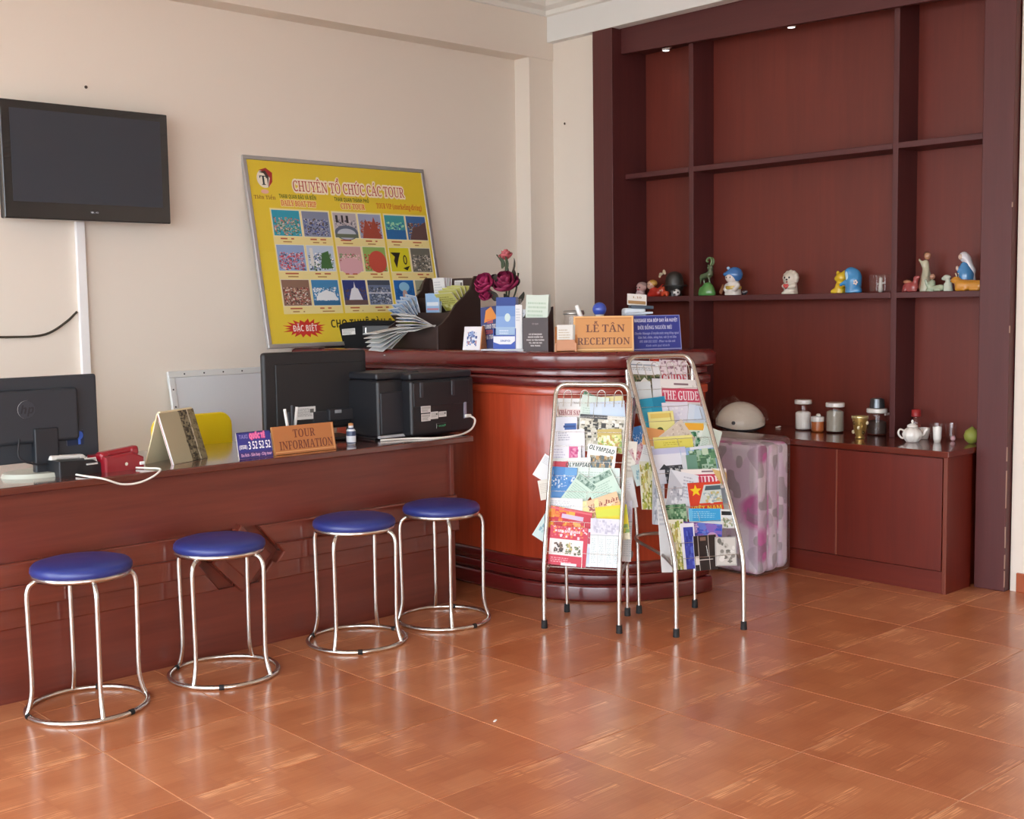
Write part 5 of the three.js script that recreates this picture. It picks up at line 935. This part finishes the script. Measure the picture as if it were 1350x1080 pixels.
{
  const t = fig('hat_figurine', 'dark round hat-shaped ornament with a small bone on its brim', -4.24, 'ornament', 5.15);
  part('crown', blob([[0, .06, 0, .055, .05, .045], [0, .1, 0, .048, .035, .04]], .02, 36), ceramic(0x2c2a26, .5), t); part('brim', lathe([[0, .05], [.07, .052], [.078, .056], [.07, .062], [0, .064]], 40).scale(1, 1, .75), ceramic(0x2a2624, .5), t); part('stand', cyl(.04, .035, .052, 0, 24), ceramic(0x241c1a, .5), t);
  part('bone', blob([[-.075, .115, .03, -.045, .132, .03, .006, .006], [-.078, .109, .03, .008, .008, .007], [-.073, .122, .03, .008, .008, .007], [-.043, .126, .03, .008, .008, .007], [-.048, .138, .03, .008, .008, .007]], .006, 34), ceramic(0xc8b89a), t, 'small bone');
}
{
  const t = fig('animal_figurine', 'tiny orange-red animal figurine beside the soccer ball', -4.255, 'figurine', 5.09);
  part('body', blob([[-.012, .018, 0, .014, .016, 0, .015, .012], [-.018, .036, .004, .014, .013, .012], [-.014, .005, .008, -.014, .01, .008, .006, .006], [.016, .004, .006, .016, .01, .006, .006, .006], [-.024, .048, 0, .004, .007, .004], [-.01, .049, 0, .004, .007, .004]], .008, 36), ceramic(0xc8482a), t); part('muzzle', ell(-.02, .032, .016, .006, .005, .004), ceramic(0xe8b090), t);
}
{
  const t = fig('soccer_ball', 'tiny black and white toy soccer ball on the shelf', -4.175, 'ball', 5.09); const R = .02;
  part('ball', new THREE.IcosahedronGeometry(R, 4).translate(0, R, 0), ceramic(0xe8e6e2), t); const ico = new THREE.IcosahedronGeometry(1, 0).attributes.position, seen = [];
  for (let i = 0; i < ico.count; i++) { const v = V3().fromBufferAttribute(ico, i); if (seen.some((s) => s.distanceTo(v) < .1)) continue; seen.push(v); const g = new THREE.CylinderGeometry(.0062, .0062, .002, 5); g.applyQuaternion(new THREE.Quaternion().setFromUnitVectors(V3(0, 1, 0), v)); part('black_patch', g.translate(v.x * R * .97, R + v.y * R * .97, v.z * R * .97), M.black, t); }
}
{
  const t = fig('goat_figurine', 'green figurine of a horned goat leaping on a rocky mound', -4.005); const gr = ceramic(0x6a8256), dk = ceramic(0x5c6a4c);
  part('mound', blob([[0, .01, 0, .055, .03, .035], [-.025, .03, 0, .024, .02, .02], [.02, .034, .004, .03, .028, .024], [.005, .05, 0, .022, .02, .018]], .02, 40), ceramic(0x5f9a52), t, 'bright green mound');
  part('goat_body', blob([[-.03, .1, 0, .022, .112, 0, .015, .017], [.022, .112, 0, .03, .15, 0, .014, .01], [.03, .15, 0, .016, .158, .004, .011, .007], [-.03, .095, .008, -.036, .056, .008, .007, .004], [-.024, .095, -.008, -.02, .056, -.008, .007, .004], [.02, .1, .008, .03, .07, .01, .007, .004], [.014, .1, -.008, .008, .062, -.008, .007, .004], [-.042, .106, 0, -.05, .116, 0, .005, .003]], .008, 48), dk, t);
  part('horn', tube([[.03, .158, .004], [.038, .18, .004], [.03, .196, .003], [.012, .196, .002], [.004, .184, .002], [.012, .176, .002]], .0062), gr, t); part('horn', tube([[.034, .156, -.004], [.044, .178, -.005], [.036, .196, -.006], [.02, .194, -.007]], .005), gr, t); part('beard', ell(.012, .146, .002, .004, .01, .004), gr, t);
}
{
  const t = fig('child_figurine', 'child figurine in white with a large blue cap and yellow sash', -3.83);
  part('body', blob([[0, .0, 0, 0, .05, 0, .042, .034], [-.036, .05, .01, -.03, .03, .03, .011, .01], [.036, .05, .01, .03, .03, .03, .011, .01], [-.02, .004, .02, .016, .01, .016], [.02, .004, .02, .016, .01, .016]], .014, 40), ceramic(0xe0dcd4), t); part('sash', lathe([[.037, .03], [.042, .031], [.042, .046], [.038, .048]], 32), ceramic(0xc8a848), t, 'yellow sash');
  part('face', blob([[-.004, .094, .012, .034, .032, .03]], .004, 28), ceramic(0xe8dcd4), t); part('cap', blob([[.004, .106, -.004, .044, .04, .042], [-.024, .108, .018, .026, .012, .022]], .016, 40), ceramic(0x3f78b8), t, 'glossy blue cap'); part('pompom', ell(-.02, .14, .018, .009, .008, .008), ceramic(0x9fc4e4), t);
  for (const x of [-.015, .008]) part('eye', ell(x, .092, .041, .003, .0045, .002), M.black, t);
}
single('wooden_tag', 'small brown wooden tag leaning beside the blue-capped child', 'tag', join(bx(.02, .05, .006, 0, .032, 0, .002).rotateZ(-.5)), std(0x8a5a3a, .6), [5.12, YS + .004, -3.91], -PI / 2);
single('pebble', 'tiny dark patterned bead right of the blue-capped child', 'bead', blob([[0, .012, 0, .014, .012, .012], [.012, .016, 0, .009, .009, .008]], .006, 24), ceramic(0x4a4448), [5.12, YS, -3.755], -PI / 2);
{
  const t = fig('puppy_figurine', 'fluffy cream-white puppy figurine holding a red heart', -3.48); const c = ceramic(0xd8d0c0, .45), pr = [[0, .0, 0, 0, .036, 0, .036, .032], [0, .078, .004, .036, .032, .032], [-.022, .004, .022, .015, .01, .016], [.022, .004, .022, .015, .01, .016], [-.03, .04, .016, -.01, .036, .034, .011, .009], [.03, .04, .016, .012, .036, .034, .011, .009]];
  for (let i = 0; i < 12; i++) { const a = i * PI / 6; pr.push([.036 * Math.cos(a), .08 + .031 * Math.sin(a), .0, .01, .01, .012]); }
  part('body', blob(pr, .009, 48), c, t); for (const s of [-1, 1]) part('eye', ell(s * .013, .082, .034, .0045, .0055, .003), M.black, t); part('nose', ell(0, .072, .037, .006, .0045, .004), M.black, t); part('mouth', ell(0, .06, .035, .005, .004, .003), ceramic(0x9a4038), t);
  part('heart', blob([[-.007, .042, .042, .009, .009, .006], [.007, .042, .042, .009, .009, .006], [0, .034, .042, 0, .026, .042, .008, .002]], .005, 28), ceramic(0xc43a3a), t, 'red heart');
}
{
  const t = fig('animal_figurine', 'yellow cub figurine hugged by a blue one, seen from the side', -3.15);
  part('yellow_body', blob([[-.055, .0, 0, -.05, .034, 0, .03, .024], [-.044, .074, 0, .026, .026, .024], [-.064, .098, 0, .008, .009, .006], [-.028, .1, 0, .008, .009, .006], [-.066, .07, .006, .012, .01, .01], [-.076, .008, .014, .016, .012, .014], [-.03, .034, .018, -.005, .044, .02, .01, .009]], .012, 46), ceramic(0xd8b428), t);
  part('blue_body', blob([[.022, .0, 0, .02, .06, 0, .04, .034], [.008, .098, 0, .03, .026, .028], [.034, .07, -.004, .026, .04, .024], [.056, .012, .014, .016, .014, .016], [-.01, .05, .024, -.03, .04, .026, .01, .008]], .016, 46), ceramic(0x3f8ac0), t, 'glossy blue companion'); part('flower', join([0, 1, 2, 3, 4].map((i) => ell(.05 + .008 * Math.cos(i * 1.257), .05 + .008 * Math.sin(i * 1.257), .03, .005, .005, .003))), ceramic(0xe4dcd8), t);
  part('pale_wing', blob([[.0, .09, .018, .012, .018, .012], [.004, .07, .022, .01, .016, .01]], .008, 26), ceramic(0xa8cce0), t);
}
{
  const t = fig('glass_block', 'clear glass block holding a small pale figure, beside the right divider', -2.985, 'glass ornament');
  part('glass', new RoundedBoxGeometry(.088, .085, .06, 3, .008).translate(0, .0435, 0), M.glass, t); part('inner_figure', blob([[0, .01, 0, 0, .05, 0, .012, .008], [0, .062, 0, .009, .01, .009], [-.018, .04, 0, .018, .044, 0, .004, .004]], .006, 34), ceramic(0xb8b0a8), t);
}
{
  const t = fig('camel_figurine', 'dark red kneeling camel figurine at the left of the nativity set', -2.845); const c = ceramic(0xa04a48);
  part('body', blob([[-.04, .014, 0, .03, .02, 0, .014, .02], [.0, .03, 0, .02, .02, .016], [.03, .028, 0, .04, .062, 0, .014, .01], [.04, .062, 0, .052, .066, .004, .011, .008], [-.05, .006, .012, -.01, .006, .016, .006, .006], [.01, .006, .014, .044, .006, .014, .006, .006]], .01, 44), c, t); part('saddle', blob([[-.004, .046, 0, .02, .01, .017]], .004, 22), ceramic(0xb87a5a), t);
}
{
  const t = fig('shepherd_figurine', 'tall shepherd figurine with raised head standing in the nativity set', -2.76); const robe = ceramic(0xb8b49a);
  part('robe', blob([[0, .0, 0, .004, .07, 0, .026, .018], [.004, .07, 0, 0, .13, 0, .018, .014], [-.008, .12, .008, -.026, .145, .01, .007, .005], [.012, .1, .008, .016, .07, .02, .008, .006]], .012, 44), robe, t); part('head', blob([[.01, .16, .004, .014, .016, .014], [.02, .166, .006, .006, .006, .006]], .006, 28), ceramic(0xb88a6a), t); part('hair', blob([[.004, .168, -.002, .015, .013, .014]], .004, 22), ceramic(0x6a4a38), t); part('cloak', blob([[-.016, .02, -.006, -.008, .11, -.008, .018, .01]], .006, 30), ceramic(0xa07058), t);
}
{
  const t = fig('shepherd_figurine', 'small kneeling pale green figurine right of the shepherd', -2.715, 'figurine', 5.1);
  part('robe', blob([[0, .0, 0, .004, .04, 0, .024, .014], [-.014, .03, .01, -.02, .05, .014, .007, .006]], .01, 34), ceramic(0x9aa890), t); part('head', blob([[.006, .066, .002, .012, .013, .012]], .004, 24), ceramic(0xb0826a), t);
}
{
  const t = fig('lamb_figurine', 'pale green-white lamb figurine sitting beside a lying one', -2.655, 'figurine', 5.1); const c = ceramic(0xb8c0b0);
  part('sitting_lamb', blob([[.022, .0, 0, .022, .04, 0, .02, .014], [.012, .06, .004, .015, .013, .013], [-.002, .056, .006, .007, .006, .006], [.024, .064, .002, .009, .005, .005], [.012, .004, .014, .012, .03, .012, .006, .006]], .009, 40), c, t); part('lying_lamb', blob([[-.06, .012, .008, -.01, .016, .008, .012, .015], [-.066, .026, .01, .012, .01, .01], [-.03, .006, .02, -.01, .006, .022, .006, .006]], .009, 40), ceramic(0xa8b49a), t); part('nose', ell(-.008, .056, .01, .003, .003, .003), M.black, t);
}
{
  const t = fig('veiled_figurine', 'figurine of a woman in a white veil and blue robe', -2.57);
  part('robe', blob([[0, .0, 0, .002, .07, 0, .038, .032], [.002, .07, 0, -.004, .11, 0, .03, .02], [-.02, .09, .014, -.026, .1, .024, .009, .007]], .016, 44), ceramic(0x4f8cc0), t, 'blue robe'); part('veil', blob([[-.01, .152, -.002, .02, .022, .019], [0, .14, -.008, .022, .09, -.012, .02, .014], [.022, .09, -.012, .034, .03, -.008, .014, .009]], .012, 44), ceramic(0xdcdce0), t, 'white veil'); part('face', blob([[-.018, .15, .012, .011, .013, .009]], .004, 22), ceramic(0xd0b09c), t); part('hands', blob([[-.026, .1, .026, .007, .011, .007]], .004, 20), ceramic(0xd0b09c), t);
}
{
  const t = fig('ox_figurine', 'orange-yellow ox figurine lying in front of the blue-robed woman', -2.535, 'figurine', 5.09);
  part('body', blob([[-.036, .026, 0, .05, .022, 0, .026, .024], [-.056, .05, .002, .017, .015, .015], [-.07, .045, .006, .01, .008, .009], [-.046, .008, .016, -.01, .006, .022, .008, .007], [.02, .006, .018, .05, .006, .02, .008, .007], [.07, .03, -.004, .074, .01, .002, .005, .004]], .012, 46), ceramic(0xc88a30), t); for (const s of [-1, 1]) part('horn', tube([[-.052, .062, s * .008], [-.052, .072, s * .014], [-.056, .078, s * .012]], .0028), ceramic(0xd8c8a0), t); part('nose', ell(-.078, .043, .008, .004, .004, .004), ceramic(0x6a4428), t);
}
single('shell_ornament', 'tiny white shell at the far right end of the shelf', 'shell', blob([[0, .02, 0, .012, .02, .012], [0, .044, 0, .007, .012, .007]], .008, 26), ceramic(0xe0d8d4), [5.15, YS, -2.445], -PI / 2);
renderer.render(scene, camera);
